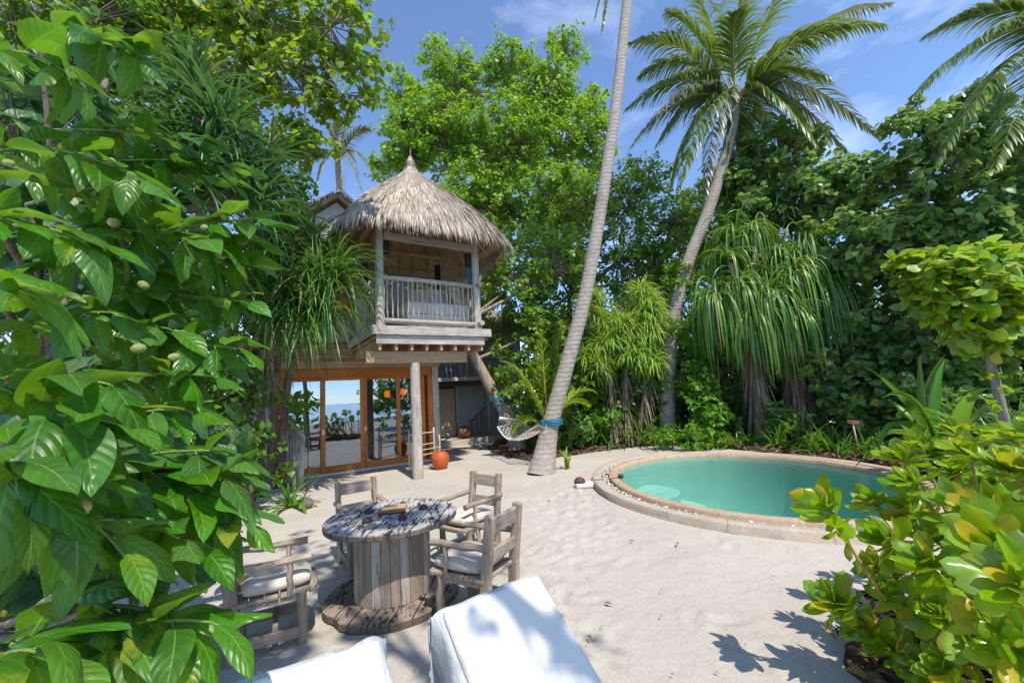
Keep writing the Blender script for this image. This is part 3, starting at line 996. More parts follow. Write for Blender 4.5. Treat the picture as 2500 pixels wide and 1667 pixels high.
def build_pool():
    base = np.array([POOL_C[0], POOL_C[1], 0])
    root = thing('swimming_pool', 'oval plunge pool with double pink concrete rim sunk in the sand', 'pool', base)
    V, Q = ring_mesh([(.0, -1.25), (.0, .02), (.01, .115), (.03, .128), (.15, .128), (.165, .118), (.17, -.1)])
    npobj('inner_coping', V, Q, M['coping_in'], root, False, off=base)
    V, Q = ring_mesh([(.31, -.1), (.31, .10), (.32, .112), (.46, .112), (.475, .10), (.48, -.3)])
    npobj('outer_coping', V, Q, M['coping'], root, False, off=base)
    V, Q = ring_mesh([(.165, .045), (.32, .045)])
    npobj('channel', V, Q, M['step'], root, False, off=base)
    fb = FB()
    V, Q = ring_mesh([(-.004, -1.22), (-.004, .05)])
    fb.add(V, Q)
    n = 120
    V = np.concatenate([ell(-.002, n, -1.22), ell(-1.2, n, -1.25)])
    Q = np.array([(i, (i + 1) % n, n + (i + 1) % n, n + i) for i in range(n)])
    fb.add(V, Q)
    o = fb.obj('basin', M['basin'], root, base, smooth=False)
    me = o.data
    # floor centre
    V = np.concatenate([ell(-1.195, n, -1.25), [[*POOL_C, -1.25]]])
    npobj('basin_floor', V, np.array([(i, (i + 1) % n, n) for i in range(n)]), M['basin'], root, False, off=base)
    # curved entry steps at the far left
    mb = MB()
    for k, (r, z) in enumerate(((1.25, -.42), (2.0, -.80))):
        c = POOL_C - PAX * 1.75 - PBX * 1.35
        a = np.linspace(0, 2 * PI, 48)
        q = c + np.outer(np.cos(a) * r * .8, nrm(PAX * .2 + PBX * .98)) + np.outer(np.sin(a) * r * .62, nrm(PAX * .98 - PBX * .2))
        ok = in_pool(q[:, 0], q[:, 1], -.01)
        # pull points back inside the basin
        for i in range(48):
            for _ in range(60):
                if in_pool(q[i:i + 1, 0], q[i:i + 1, 1], -.012)[0]: break
                q[i] = q[i] + (POOL_C - q[i]) * .04
        mb.poly_prism(q, -1.24 + .002 * k, z)
    mb.build('entry_step', M['basin'], root, off=base)
    # water
    V = ell(-.001, n, .055)
    w = npobj('pool_water', np.concatenate([V, [[*POOL_C, .055]]]), np.array([(i, (i + 1) % n, n) for i in range(n)]), M['water'])
    tag(w, 'clear turquoise water filling the oval pool', None, kind='structure')
    # pebbles in the channel
    k = 1150
    a = rng.uniform(0, 2 * PI, k); off = rng.uniform(.19, .295, k)
    q = POOL_C + np.outer(np.cos(a), PAX) * (PA + off)[:, None] + np.outer(np.sin(a), PBX) * (PB + off)[:, None]
    oct_v = np.array([(1, 0, 0), (-1, 0, 0), (0, 1, 0), (0, -1, 0), (0, 0, 1), (0, 0, -1), (.62, .62, .5), (-.62, .62, .5), (-.62, -.62, .5), (.62, -.62, .5)], float)
    fcs = np.array([(4, 6, 7), (4, 7, 8), (4, 8, 9), (4, 9, 6), (6, 0, 2), (7, 2, 1), (8, 1, 3), (9, 3, 0), (6, 2, 7), (7, 1, 8), (8, 3, 9), (9, 0, 6), (0, 5, 2), (2, 5, 1), (1, 5, 3), (3, 5, 0)])
    sz = rng.uniform(.014, .032, (k, 1, 1)) * rng.uniform(.7, 1.2, (k, 1, 3)) * np.array([1, 1, .7])
    V = (np.c_[q, .055 + rng.uniform(0, .025, k)][:, None] + oct_v[None] * sz).reshape(-1, 3)
    Fc = (fcs[None] + (np.arange(k) * 10)[:, None, None]).reshape(-1, 3)
    o = npobj('pebbles', V, Fc, M['pebble'])
    tag(o, 'white pebbles filling the gutter between the pool rims', 'pebbles', kind='stuff')


# ------------------------------------------------------------------ furniture
def pole(p0, p1, r, n=8, wob=.008, k=6):
    p0 = np.array(p0, float); p1 = np.array(p1, float)
    return [p0 + (p1 - p0) * t + (rng.normal(0, wob, 3) if 0 < t < 1 else 0) for t in np.linspace(0, 1, k)], [r * rng.uniform(.88, 1.12) for _ in range(k)]


def make_chair():
    """faces +x; rear legs at x=-.23"""
    t = thing('driftwood_armchair', '', 'chair')
    for s in (-1, 1):
        mb = MB()
        mb.bar((-.22, s * .205, 0), (-.25, s * .205, .40), .05, .085, (1, 0, 0)); mb.bar((-.25, s * .205, .395), (-.315, s * .205, .85), .05, .078, (1, 0, 0))
        mb.build('rear_leg', M['chair'], t, bevel=.008, wob=.003)
        mb = MB(); p, r = pole((.20, s * .205, 0), (.19, s * .205, .37), .033, wob=.004)
        mb.tube(p, r, 7).build('front_leg', M['chair'], t, 2)
        mb = MB(); p, r = pole((.11, s * .225, .37), (.11, s * .225, .60), .02, wob=.003)
        mb.tube(p, r, 7).build('arm_support', M['chair'], t, 2)
        mb = MB(); p, r = pole((-.30, s * .235, .625), (.25, s * .225, .61), .027, wob=.005)
        mb.tube(p, r, 8).build('armrest', M['chairx'], t, 2)
        mb = MB(); mb.bar((-.20, s * .205, .11), (.20, s * .205, .10), .035, .07)
        mb.build('side_rail', M['chairx'], t, bevel=.006, wob=.003)
    mb = MB(); mb.bar((.02, -.2, .13), (.02, .2, .13), .04, .05); mb.build('stretcher', M['chairy'], t, bevel=.006)
    mb = MB(); mb.bar((-.30, -.18, .765), (-.30, .18, .765), .032, .125, (-.14, 0, 1)); mb.build('top_rail', M['chairy'], t, bevel=.01, wob=.004)
    mb = MB(); mb.bar((-.275, -.18, .545), (-.275, .18, .545), .034, .095, (-.14, 0, 1)); mb.build('back_rail', M['chairy'], t, bevel=.01, wob=.004)
    mb = MB()
    for i in range(5):
        x = -.20 + i * .098
        mb.b2((x - .045, -.235, .365), (x + .045, .235, .395))
    mb.poly_prism([(.235, -.245), (.275, -.235), (.30, -.16), (.31, 0), (.30, .16), (.275, .235), (.235, .245)], .36, .398)
    mb.b2((-.2, -.215, .325), (.22, -.185, .362)); mb.b2((-.2, .185, .325), (.22, .215, .362)); mb.b2((.16, -.18, .325), (.2, .18, .362))
    mb.build('seat', M['chairy'], t, bevel=.008, wob=.002)
    return t


def cushion_mesh(w, d, h, nx=14, ny=14):
    V = []
    for top in (1, -1):
        for i in range(nx + 1):
            for j in range(ny + 1):
                u = 2 * i / nx - 1; v = 2 * j / ny - 1
                # squircle outline
                su = u * math.sqrt(1 - .18 * v * v); sv = v * math.sqrt(1 - .18 * u * u)
                e = (1 - abs(u) ** 7) * (1 - abs(v) ** 7)
                z = top * h / 2 * (.42 + .58 * max(e, 0) ** .5) + (.006 * math.sin(5 * u + 2 * v) + .004 * math.sin(9 * v)) * (top > 0)
                V.append((su * w / 2, sv * d / 2, z))
    n = (nx + 1) * (ny + 1); Fc = []
    for i in range(nx):
        for j in range(ny):
            a = i * (ny + 1) + j
            Fc.append((a, a + ny + 1, a + ny + 2, a + 1)); Fc.append((n + a, n + a + 1, n + a + ny + 2, n + a + ny + 1))
    B = [i * (ny + 1) for i in range(nx + 1)] + [nx * (ny + 1) + j for j in range(1, ny + 1)] + [i * (ny + 1) + ny for i in range(nx - 1, -1, -1)] + [j for j in range(ny - 1, 0, -1)]
    for a, b in zip(B, B[1:] + B[:1]): Fc.append((b, a, n + a, n + b))
    return V, Fc


def build_furniture():
    tc = np.array([-1.2, 3.93, 0])
    # spool table
    t = thing('spool_table', 'round cable drum table with peeling paint and plank drum, on sand', 'table', tc, .12)
    def disc(name, r, z0, z1, mat, seed, bite):
        rr = np.random.default_rng(seed)
        n = 72; a = np.arange(n) * 2 * PI / n
        rad = r * (1 + .004 * np.sin(5 * a + seed)) + rr.normal(0, .0025, n)
        if bite:
            rad -= .035 * np.exp(-((a - bite + PI) % (2 * PI) - PI) ** 2 * 60)
        mb = MB(); mb.poly_prism([(q * math.cos(w), q * math.sin(w)) for q, w in zip(rad, a)], z0, z1)
        return mb.build(name, mat, t, bevel=.009)
    disc('tabletop', .585, .665, .715, M['tabletop'], 1, 0)
    disc('base_disc', .58, .0, .062, M['tablebase'], 2, 3.9)
    n = 26
    for k in range(n):
        a0 = 2 * PI * k / n; a1 = 2 * PI * (k + 1) / n - .012
        mb = MB(); ro = .335; ri = .30
        mb.poly_prism([(ri * math.cos(a0), ri * math.sin(a0)), (ro * math.cos(a0), ro * math.sin(a0)), (ro * 1.004 * math.cos((a0 + a1) / 2), ro * 1.004 * math.sin((a0 + a1) / 2)), (ro * math.cos(a1), ro * math.sin(a1)), (ri * math.cos(a1), ri * math.sin(a1))], .064, .663)
        mb.build('drum_stave', M['chair'] if k % 3 else M['wood'], t, bevel=.003)
    mb = MB(); mb.tube([(0, 0, .07), (0, 0, .66)], .295, 20); mb.build('drum_core', M['darkwood'], t)
    # chairs
    ch = make_chair()
    lab = ['grey driftwood armchair seen from behind on the right of the drum table',
           'driftwood armchair with dark stained top rail, behind the table near the palm',
           'pale bleached driftwood armchair between drum table and glass doors',
           'brown driftwood armchair half hidden by leaves at lower left']
    pose = [((-.41, 3.515), 150), ((-.60, 4.72), 230.5), ((-1.75, 4.74), -53), ((-1.955, 3.36), 29.5)]
    cv, cf = cushion_mesh(.47, .44, .10)
    cl = ['cream seat cushion on the grey armchair right of the table', 'cream seat cushion on the armchair with the stained top rail', 'cream seat cushion on the pale armchair by the glass doors', 'thick cream seat cushion on the armchair at lower left']
    for i, ((x, y), a) in enumerate(pose):
        a = math.radians(a)
        if i == 0:
            o = ch; o.location = (x, y, .004); o.rotation_euler = (0, 0, a); o['label'] = lab[0]; o['group'] = 'armchairs round the drum table'
        else:
            o = dup(ch, (x, y, .004), a, lab[i], 'armchairs round the drum table')
        mb = MB(); mb.add(cv, cf)
        c = mb.build('seat_cushion', M['beige'] if i != 2 else M['cream'], None, True)
        c.location = (x + .03 * math.cos(a), y + .03 * math.sin(a), .004 + .398 + .05 + .004)
        c.rotation_euler = (0, 0, a)
        tag(c, cl[i], 'cushion', 'cushions on the armchairs')
    # things on the table
    def c2(x, y, z): return gz((550 + .36166 * x) / KD, (1100 + .36166 * y) / KD, z)
    tz = .717
    prof_o = [(.001, .05)] + [(.042 * math.sin(b), .05 - .042 * (1 - math.cos(b)) * 1.1) for b in np.linspace(.25, 1.75, 7)]
    prof_o += [(.037, .004), (.034, .012), (.02, .038), (.001, .042)]
    spots = [(1200, 372, 'dark coconut shell cup at the back of the table, behind the tray'), (1337, 392, 'near black coconut shell cup alone at the right of the tabletop'),
             (972, 420, 'brown coconut shell cup left of the tray, farther one'), (958, 480, 'brown coconut shell cup left of the tray, nearer one'), (1197, 462, 'brown coconut shell cup against the right end of the rope handle')]
    for x, y, l in spots:
        p = c2(x, y, tz)
        mb = MB(); mb.lathe(prof_o[::-1], 18, close=False)
        o = mb.build('coconut_cup', M['coconut'], None, True)
        o.location = p; o.rotation_euler = (0, 0, rng.uniform(0, 6)); o.scale = (1.05, .95, .9)
        tag(o, l, 'cup', 'coconut cups on the drum table')
    p = c2(1137, 408, tz)
    b = thing('wooden_tray', 'small wooden tray with rope wrapped handle in the middle of the tabletop', 'tray', p, .12)
    mb = MB(); mb.b2((-.11, -.075, 0), (.11, .13, .034)); mb.build('board', M['warmx'], b, bevel=.005)
    mb = MB(); mb.b2((-.02, .045, .0342), (.035, .056, .038)); mb.build('slot', M['darkwood'], b)
    mb = MB()
    for k in range(15):
        x = -.112 + k * .016
        mb.tube([(x - .0085, -.095, .024), (x + .0085, -.095, .024)], .019, 9)
    mb.build('rope_handle', M['sign'], b, True)


def make_lounger(label, tlabel, loc, yaw, seed):
    """x toward the foot; hinge at x=0, backrest rises towards -x"""
    t = thing('sun_lounger', label, 'sun lounger', loc, yaw, 'sun loungers in the foreground')
    ang = math.radians(36); ca, sa = math.cos(ang), math.sin(ang); BL = .74; w = .60; loc = (loc[0], loc[1], -.05)
    for s in (-1, 1):
        mb = MB(); mb.bar((-.78, s * (w / 2 + .0), .21), (1.15, s * (w / 2 + .0), .21), .04, .075); mb.build('side_rail', M['chairx'], t, bevel=.006)
        for x in (-.70, 1.05):
            mb = MB(); mb.b2((x - .03, s * w / 2 - .026, 0), (x + .03, s * w / 2 + .026, .17)); mb.build('leg', M['chair'], t, bevel=.006)
        mb = MB(); mb.bar((0, s * (w / 2 - .05), .25), (-BL * ca, s * (w / 2 - .05), .25 + BL * sa), .035, .05); mb.build('back_frame', M['chairx'], t, bevel=.005)
    mb = MB()
    for k in range(7):
        q = .08 + k * .11
        mb.bar((-q * ca, -w / 2 + .03, .262 + q * sa), (-q * ca, w / 2 - .03, .262 + q * sa), .075, .015, (sa, 0, ca))
    mb.build('back_slat', M['chairy'], t)
    mb = MB()
    for k in range(10):
        mb.b2((.04 + k * .11, -w / 2 + .02, .235), (.13 + k * .11, w / 2 - .02, .255))
    mb.build('seat_slat', M['chairy'], t)
    # mattress under the towel
    mb = MB(); mb.bar((-BL * ca, 0, .30 + BL * sa), (0, 0, .30), w - .03, .06, (sa, 0, ca)); mb.bar((.005, 0, .295), (1.1, 0, .295), w - .03, .06); mb.build('mattress', M['cream'], t, bevel=.02)
    # towel: profile over the end of the backrest, down to the seat; rounded sides that hang
    prof = []
    bx, bz = -BL * ca, .35 + BL * sa
    for q in np.linspace(0, 1, 6): prof.append((bx - .075 + .01 * q, bz - .42 + .36 * q))
    prof += [(bx - .055, bz - .015), (bx - .03, bz + .012), (bx + .005, bz + .014)]
    for q in np.linspace(.05, 1, 16): prof.append((bx * (1 - q), .36 + (bz - .352) * (1 - q) * 1.0 + .008 * math.sin(q * 9)))
    for q in np.linspace(.08, 1, 10): prof.append((1.15 * q, .345))
    prof = np.array(prof)
    r = np.random.default_rng(seed)
    cols = []
    hw = w / 2 + .012
    for s in np.linspace(-1, 1, 41):
        a = abs(s); sg = np.sign(s)
        cols.append((s, a, sg))
    V = []
    for i, (x, z) in enumerate(prof):
        d = prof[min(i + 1, len(prof) - 1)] - prof[max(i - 1, 0)]; d /= np.linalg.norm(d)
        nx_, nz_ = -d[1], d[0]
        back = i < 8
        for s, a, sg in cols:
            if a < .72:
                y = s / .72 * hw; dn = 0.
                dn -= .02 * max(0, a / .72 - .86) / .14
                yy = y
            else:
                q = (a - .72) / .28
                yy = sg * (hw + .012 * math.sin(q * 3)); dn = -.02 - q * .20
            wr = .009 * math.sin(yy * 23 + x * 9 + seed + 2 * math.sin(x * 4)) * math.sin(x * 6 + 1.3) + .006 * math.sin(yy * 17 - x * 19 + seed) + .004 * math.sin(yy * 41 + x * 13) * (yy > 0)
            if back and a >= .72: wr = 0; 
            ddn = dn if not back else dn * .3
            px = x + nx_ * (wr + (ddn if not back else 0)); pz = z + nz_ * (wr + (ddn if not back else 0))
            if a >= .72 and not back:
                yy += .01 * math.sin(x * 22 + seed + sg)
            if back: px -= 0 if a < .72 else -.0
            # soft corner at the head end
            cr = max(0, a / .72 - .80) / .20 if a < .72 else 1.
            if 4 < i < 13: pz -= .035 * cr ** 2 * (1 - abs(i - 8.5) / 4.5)
            V.append((px, yy, pz))
    n = 41
    Fc = [(i * n + j, i * n + j + 1, (i + 1) * n + j + 1, (i + 1) * n + j) for i in range(len(prof) - 1) for j in range(n - 1)]
    mb = MB(); mb.add(V, Fc)
    o = mb.build('towel', M['towel'], None, True)
    o.location = loc; o.rotation_euler = (0, 0, yaw)
    m = o.modifiers.new('sub', 'SUBSURF'); m.levels = 1; m.render_levels = 2
    s = o.modifiers.new('thick', 'SOLIDIFY'); s.thickness = .006; s.offset = 1
    tag(o, tlabel, 'towel', 'towels on the loungers')
    return t


def build_loungers():
    f1 = math.atan2(-.82, .57)
    make_lounger('driftwood sun lounger with raised back at bottom centre, under the larger white towel', 'large white towel cover over the raised lounger back at bottom centre', (.165, 1.76, 0), f1, 1)
    f2 = math.atan2(-.87, .49)
    make_lounger('driftwood sun lounger at the bottom edge left of the other one', 'white towel cover at the bottom edge, only its top end in view', (-.60, 1.235, 0), f2, 4)


def build_hammock():
    g1 = at(1143, 981, 11.6); g2 = at(1203, 966, 11.9)
    h1 = at(1188, 1004, 10.2); h2 = at(1249, 987, 10.4)
    ap1 = at(1148, 957, 12.35); ap2 = at(1237, 973, 9.75)
    k1 = at(1146, 925, 12.75); k2 = at(1250, 962, 9.45)
    base = (g1 + h2) / 2; base = np.array([base[0], base[1], 0])
    t = thing('hammock', 'white knotted rope hammock slung between leaning trunk and tall palm', 'hammock', base)
    for p, q, nm in ((g1, g2, 0), (h1, h2, 1)):
        mb = MB(); d = (q - p) * .03; mb.tube([p - d, q + d], .018, 8); mb.build('spreader_bar', M['bar'], t, True, off=base)
    def S(u, v):
        a = g1 * (1 - u) + g2 * u; b = h1 * (1 - u) + h2 * u
        p = a * (1 - v) + b * v
        p = p.copy(); p[2] -= (.27 * 4 * v * (1 - v)) * (1 - .35 * (2 * u - 1) ** 2) + .0
        return p
    mb = MB(); nu, nv = 7, 10
    for k in range(-nv, nu + nv):
        for sgn in (1, -1):
            pts = []
            for j in np.linspace(0, 1, nv + 1):
                u = (k + sgn * j * nv) / nu if sgn > 0 else (k + nv - j * nv - 0) / nu
                if 0 <= u <= 1: pts.append(S(u, j))
            if len(pts) > 1: mb.tube(pts, .0065, 4, cap=False)
    for u in (0, 1): mb.tube([S(u, j) for j in np.linspace(0, 1, 14)], .016, 6, cap=False)
    mb.build('net', M['rope_white'], t, True, off=base)
    mb = MB()
    for u in np.linspace(0, 1, 12):
        mb.tube([S(u, 0), ap1], .0065, 4, cap=False); mb.tube([S(u, 1), ap2], .0065, 4, cap=False)
    mb.build('clew_ropes', M['rope_white'], t, True, off=base)
    mb = MB(); mb.tube([ap1, (ap1 + k1) / 2, k1], .02, 6); mb.build('hanging_rope', M['rope_blue'], t, True, off=base)
    mb = MB(); mb.tube([ap2, (ap2 + k2) / 2 - [0, 0, .01], k2], .018, 6); mb.build('hanging_rope', M['rope_blue'], t, True, off=base)


def blue_wrap(label, c, r, tilt, n=5):
    mb = MB()
    for k in range(n):
        pts = []
        for a in np.linspace(0, 2 * PI, 25):
            pts.append((c[0] + r * 1.04 * math.cos(a) + tilt[0] * .0, c[1] + r * 1.04 * math.sin(a), c[2] + (k - n / 2) * .024 + .02 * math.sin(a + k) + tilt[0] * math.cos(a) * r))
        mb.tube(pts, .012, 6, cap=False)
    for _ in range(4):
        mb.tube([(c[0] - r * .9, c[1] - r * .6, c[2] + rng.uniform(-.05, .05)), (c[0] - r * 1.2, c[1] - r * .9, c[2] + rng.uniform(-.08, .08)), (c[0] - r * .9, c[1] - r * .9, c[2] + rng.uniform(-.1, .1))], .014, 5)
    o = mb.build('rope_wrap', M['rope_blue'], None, True, off=c)
    o.location = [float(q) for q in c]
    tag(o, label, 'rope')


def build_small_things():
    # orange pot with ladle, rack
    p = np.array([-1.95, 10.42, 0])
    prof = [(.12, 0), (.16, .03), (.205, .14), (.225, .24), (.21, .33), (.165, .39), (.15, .405), (.155, .418), (.135, .42), (.13, .40), (.16, .34), (.11, .10)]
    mb = MB(); mb.lathe(prof, 32)
    o = mb.build('clay_pot', M['terracotta'], None, True); o.location = p; o.location.z = .01
    tag(o, 'glossy orange clay pot on the sand beside the grey post', 'pot')
    q = np.array([-2.12, 10.36, .43])
    l = thing('coconut_ladle', 'dark coconut ladle resting across the rim of the orange pot', 'ladle', q)
    mb = MB(); mb.lathe([(.001, 0), (.028, .008), (.042, .03), (.045, .05), (.038, .07), (.03, .06), (.001, .04)], 14, close=False); mb.build('bowl', M['coconut'], l, True)
    mb = MB(); mb.tube([(.03, 0, .04), (.52, .02, .055)], .009, 6); mb.build('handle', M['chairx'], l, True)
    p2 = gz(1068, 1006, .2)
    mb = MB(); mb.lathe([(a * 1.15, b * 1.05) for a, b in prof], 24)
    o = mb.build('clay_pot', M['terracotta2'], None, True); o.location = (p2[0], p2[1], .206)
    tag(o, 'dull brown clay pot on the dim terrace beside the carved door', 'pot')
    # towel rack of thin poles behind the pot
    b = np.array([-2.28, 10.15, 0]); b2 = np.array([-1.98, 10.85, 0])
    c = (b + b2) / 2
    t = thing('pole_towel_rack', 'low rack of thin bare poles standing by the door behind the orange pot', 'towel rack', c)
    U32 = np.array([math.cos(.5585), math.sin(.5585), 0])
    for x, h in ((-.62, .98), (-.56, .70), (.02, 1.02), (.16, .82)):
        mb = MB(); q, r = pole(c + U32 * x, c + U32 * (x + .01) + [0, 0, h], .021, wob=.004); mb.tube(q, r, 6).build('upright', M['bar'], t, True, off=c)
    for z, x0, x1 in ((.90, -.65, .06), (.62, -.65, .06), (.50, -.6, .2), (.38, -.6, .2), (.08, -.6, .3)):
        mb = MB(); q, r = pole(c + U32 * x0 + [0, 0, z - .02], c + U32 * x1 + [0, 0, z + .02], .013, wob=.004); mb.tube(q, r, 6).build('crossbar', M['bar'], t, True, off=c)
    # foot bath: white block with ladle, shell
    p = gz(1350, 1120, .0)
    t = thing('foot_rinse_block', 'low white block on the sand beside the pool rim', 'step', p, .12)
    mb = MB(); mb.b2((-.21, -.05, 0), (.30, .13, .085)); mb.build('block', M['whiteblock'], t, bevel=.01)
    mb = MB(); mb.b2((-.19, -.08, 0), (.28, -.052, .03)); mb.build('wood_edge', M['chairx'], t, bevel=.005)
    mb = MB(); mb.lathe([(.001, .12)] + [(.088 * math.sin(b), .122 * math.cos(b)) for b in np.linspace(.2, 1.5, 8)] + [(.078, .002), (.07, .02), (.001, .10)], 20, close=False)
    o = mb.build('coconut_shell', M['coconut'], None, True); o.location = (p[0] - .13, p[1] + .04, .087); o.scale = (1.2, .9, .85)
    tag(o, 'dark half coconut shell lying upside down on the white block', 'coconut')
    q = p + np.array([.62, .06, .15])
    l = thing('coconut_ladle', 'coconut ladle laid from the white block onto the pool rim', 'ladle', q)
    mb = MB(); mb.lathe([(.001, -.04), (.03, -.035), (.05, -.01), (.052, .015), (.044, .035), (.03, .03), (.001, -.02)], 14, close=False); mb.build('bowl', M['coconut'], l, True)
    mb = MB(); mb.tube([(-.04, 0, .0), (-.55, -.03, -.03)], .009, 6); mb.build('handle', M['chairx'], l, True)
    # wooden sign
    p = gz(1975, 1046, 0); p[2] = .06
    t = thing('garden_sign', 'small blank brown wooden sign on a thin stake among the dark leaves', 'sign', p)
    mb = MB(); mb.tube([(0, 0, 0), (-.02, .01, .34), (-.045, 0, .66)], .018, 6); mb.build('stake', M['bar'], t, True)
    mb = MB(); mb.bar((-.17, -.02, .67), (.07, -.02, .63), .02, .085); mb.build('board', M['sign'], t, bevel=.004)
    # coconut husk at the left of the sand
    p = gz(703, 1165, 0)
    mb = MB(); mb.lathe([(.001, 0), (.06, .01), (.095, .06), (.09, .12), (.06, .16), (.001, .175)], 16, close=False)
    o = mb.build('coconut_husk', M['bark'], None, True, wob=.004); o.location = p; o.rotation_euler = (.5, .3, .4)
    tag(o, 'old dark coconut husk on the sand by the strap leaved plant', 'coconut')

# ------------------------------------------------------------------ the villa (its own axes: x along the facade, y into the house)
VA = math.radians(32)
VB = np.array([-2.27, 9.43, 0])
VU = np.array([math.cos(VA), math.sin(VA), 0]); VN = np.array([-math.sin(VA), math.cos(VA), 0])


def vw(x, y, z): return VB + x * VU + y * VN + np.array([0, 0, z])


def vloc(sx, sy, y):
    """villa coordinates of the point seen at (sx, sy) on the plane y = const"""
    d = _ray(sx / KD, sy / KD)
    t = (VN @ (VB + y * VN - np.array([0, 0, HC]))) / (VN @ d)
    q = d * t + np.array([0, 0, HC])
    return np.array([VU @ (q - VB), y, q[2]])


RC = np.array([.41, 1.1])


def roof_pt(th, t, inset=0.):
    n = 2.1 + 2.6 * t
    c, s = np.cos(th), np.sin(th)
    k = 1 / (np.abs(c) ** n + np.abs(s) ** n) ** (1 / n)
    h = .24 + 1.83 * t - inset
    z = 7.82 - 1.78 * t - .36 * t ** 4 - inset * .9
    return np.stack([RC[0] + k * h * c, RC[1] + k * h * s, z + 0 * c], -1)


def build_villa():
    v = thing('beach_villa', 'two storey timber villa with thatched balcony pavilion over orange glass doors', 'house', VB, VA)
    B = lambda name, lo, hi, mat, bevel=.006, par=v: MB().b2(lo, hi).build(name, mat, par, bevel=bevel)
    # ---- ground floor
    mb = MB(); q, r = pole((0, 0, -.05), (0, 0, 2.578), .115, wob=.003, k=5); mb.tube(q, [.118, .116, .114, .113, .112], 20).build('post', M['wood'], v, 2)
    B('main_beam', (-1.11, -.10, 2.58), (1.29, .10, 2.838), M['warmx'], .01)
    B('wall_beam', (-2.9, 2.12, 2.66), (1.45, 2.27, 2.84), M['warmx'])
    B('threshold', (-2.75, 2.12, -.05), (1.2, 2.42, .045), M['white_sill'], .004)
    B('step', (-2.95, 1.25, -.15), (1.15, 2.115, .022), M['step'], .02)
    B('door_head', (-2.75, 2.22, 2.43), (1.22, 2.42, 2.655), M['doorx'])
    B('jamb', (-2.82, 2.2, .045), (-2.65, 2.42, 2.43), M['door'])
    B('jamb', (1.10, 2.2, .045), (1.23, 2.42, 2.43), M['door'])
    B('jamb', (1.0, 2.44, .045), (1.08, 2.52, 2.43), M['door'])
    B('corner_post', (1.235, 2.18, -.05), (1.42, 2.44, 2.655), M['wood'])
    xs = [-2.65, -1.66, -.70, .26, 1.0]
    for k in range(4):
        x0, x1 = xs[k] - (.05 if k else 0), xs[k + 1] + .05
        y = 2.27 if k in (1, 2) else 2.335
        p = thing('glass_door', None, None); p.parent = v; p.location = (0, 0, 0)
        if k == 2: x0 += .06
        mb = MB()
        mb.b2((x0, y, .05), (x0 + .105, y + .05, 2.425)); mb.build('stile', M['door'], p, bevel=.003)
        mb = MB(); mb.b2((x1 - .105, y, .05), (x1, y + .05, 2.425)); mb.build('stile', M['door'], p, bevel=.003)
        mb = MB(); mb.b2((x0 + .106, y + .001, .05), (x1 - .106, y + .049, .21)); mb.build('bottom_rail', M['doorx'], p, bevel=.003)
        mb = MB(); mb.b2((x0 + .106, y + .001, 2.35), (x1 - .106, y + .049, 2.425)); mb.build('top_rail', M['doorx'], p, bevel=.003)
        # one sheet of glass
        mb = MB(); mb.add([(x0 + .1, y + .025, .2), (x1 - .1, y + .025, .2), (x1 - .1, y + .025, 2.36), (x0 + .1, y + .025, 2.36)], [(0, 1, 2, 3)])
        mb.build('pane', M['glass'], p)
        mb = MB(); mb.b2((x0 + .035, y - .006, 1.0), (x0 + .075, y - .001, 1.12)); mb.build('handle', M['steel'], p)
    # room shell
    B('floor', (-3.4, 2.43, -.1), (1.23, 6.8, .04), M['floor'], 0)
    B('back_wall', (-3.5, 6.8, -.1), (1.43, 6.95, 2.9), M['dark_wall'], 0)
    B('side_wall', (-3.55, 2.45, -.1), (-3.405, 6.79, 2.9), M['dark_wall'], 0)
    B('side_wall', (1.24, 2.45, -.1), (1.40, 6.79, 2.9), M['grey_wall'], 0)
    B('ceiling', (-3.55, 2.43, 2.86), (1.42, 6.95, 2.96), M['warmx'], 0)
    B('front_wall', (-3.6, 2.25, -.1), (-2.825, 2.43, 2.85), M['white_wall'], .004)
    mb = MB()
    for k in range(4): mb.b2((-2.95, 2.2 - .012 * (k % 2), 2.845 + k * .085), (1.42, 2.26, 2.925 + k * .085))
    mb.build('cladding', M['warmx'], v, bevel=.004)
    # curtain
    mb = MB(); n = 40
    V = []
    for i in range(n):
        x = -2.5 + i * .012
        for z in (.06, 2.4): V.append((x, 2.62 + .03 * math.sin(i * .9), z))
    mb.add(V, [(2 * i, 2 * i + 2, 2 * i + 3, 2 * i + 1) for i in range(n - 1)]); mb.build('curtain', M['cream'], v, True)
    # ---- balcony deck
    B('fascia', (-1.03, -.40, 3.17), (1.84, -.345, 3.362), M['woodx'], .006)
    B('fascia', (-.94, -.34, 2.972), (1.67, -.29, 3.168), M['woodx'], .006)
    B('fascia', (-1.035, -.344, 3.172), (-.985, 2.25, 3.36), M['woody'], .006)
    B('fascia', (1.79, -.344, 3.172), (1.838, 2.25, 3.36), M['woody'], .006)
    for k in range(8):
        x = -.88 + k * .352
        B('joist', (x, -.288, 2.842), (x + .06, 2.19, 3.09), M['warmy'], .004)
    mb = MB()
    for k in range(18): mb.b2((-.98, -.34 + k * .144, 3.30), (1.785, -.34 + k * .144 + .136, 3.345))
    mb.build('deck_boards', M['woodx'], v)
    mb = MB()
    for k in range(16): mb.b2((-.98, -.285 + k * .158, 3.10), (1.785, -.285 + k * .158 + .15, 3.135))
    mb.build('soffit_boards', M['warmx'], v)
    # ---- balcony posts and ring beams
    for x, y in ((-.80, -.12), (1.62, -.12), (-.80, 2.18), (1.62, 2.18)):
        w = .098 if y < 1 else .075
        mb = MB(); mb.tube([(x, y, 3.35), (x, y, 4.5), (x + .01, y, 5.98)], [w, w * .98, w * .94], 14).build('post', M['wood'] if y < 1 else M['warmz'], v, 2)
    B('header_beam', (-.70, -.20, 5.40), (1.56, -.10, 5.56), M['woodx'], .008)
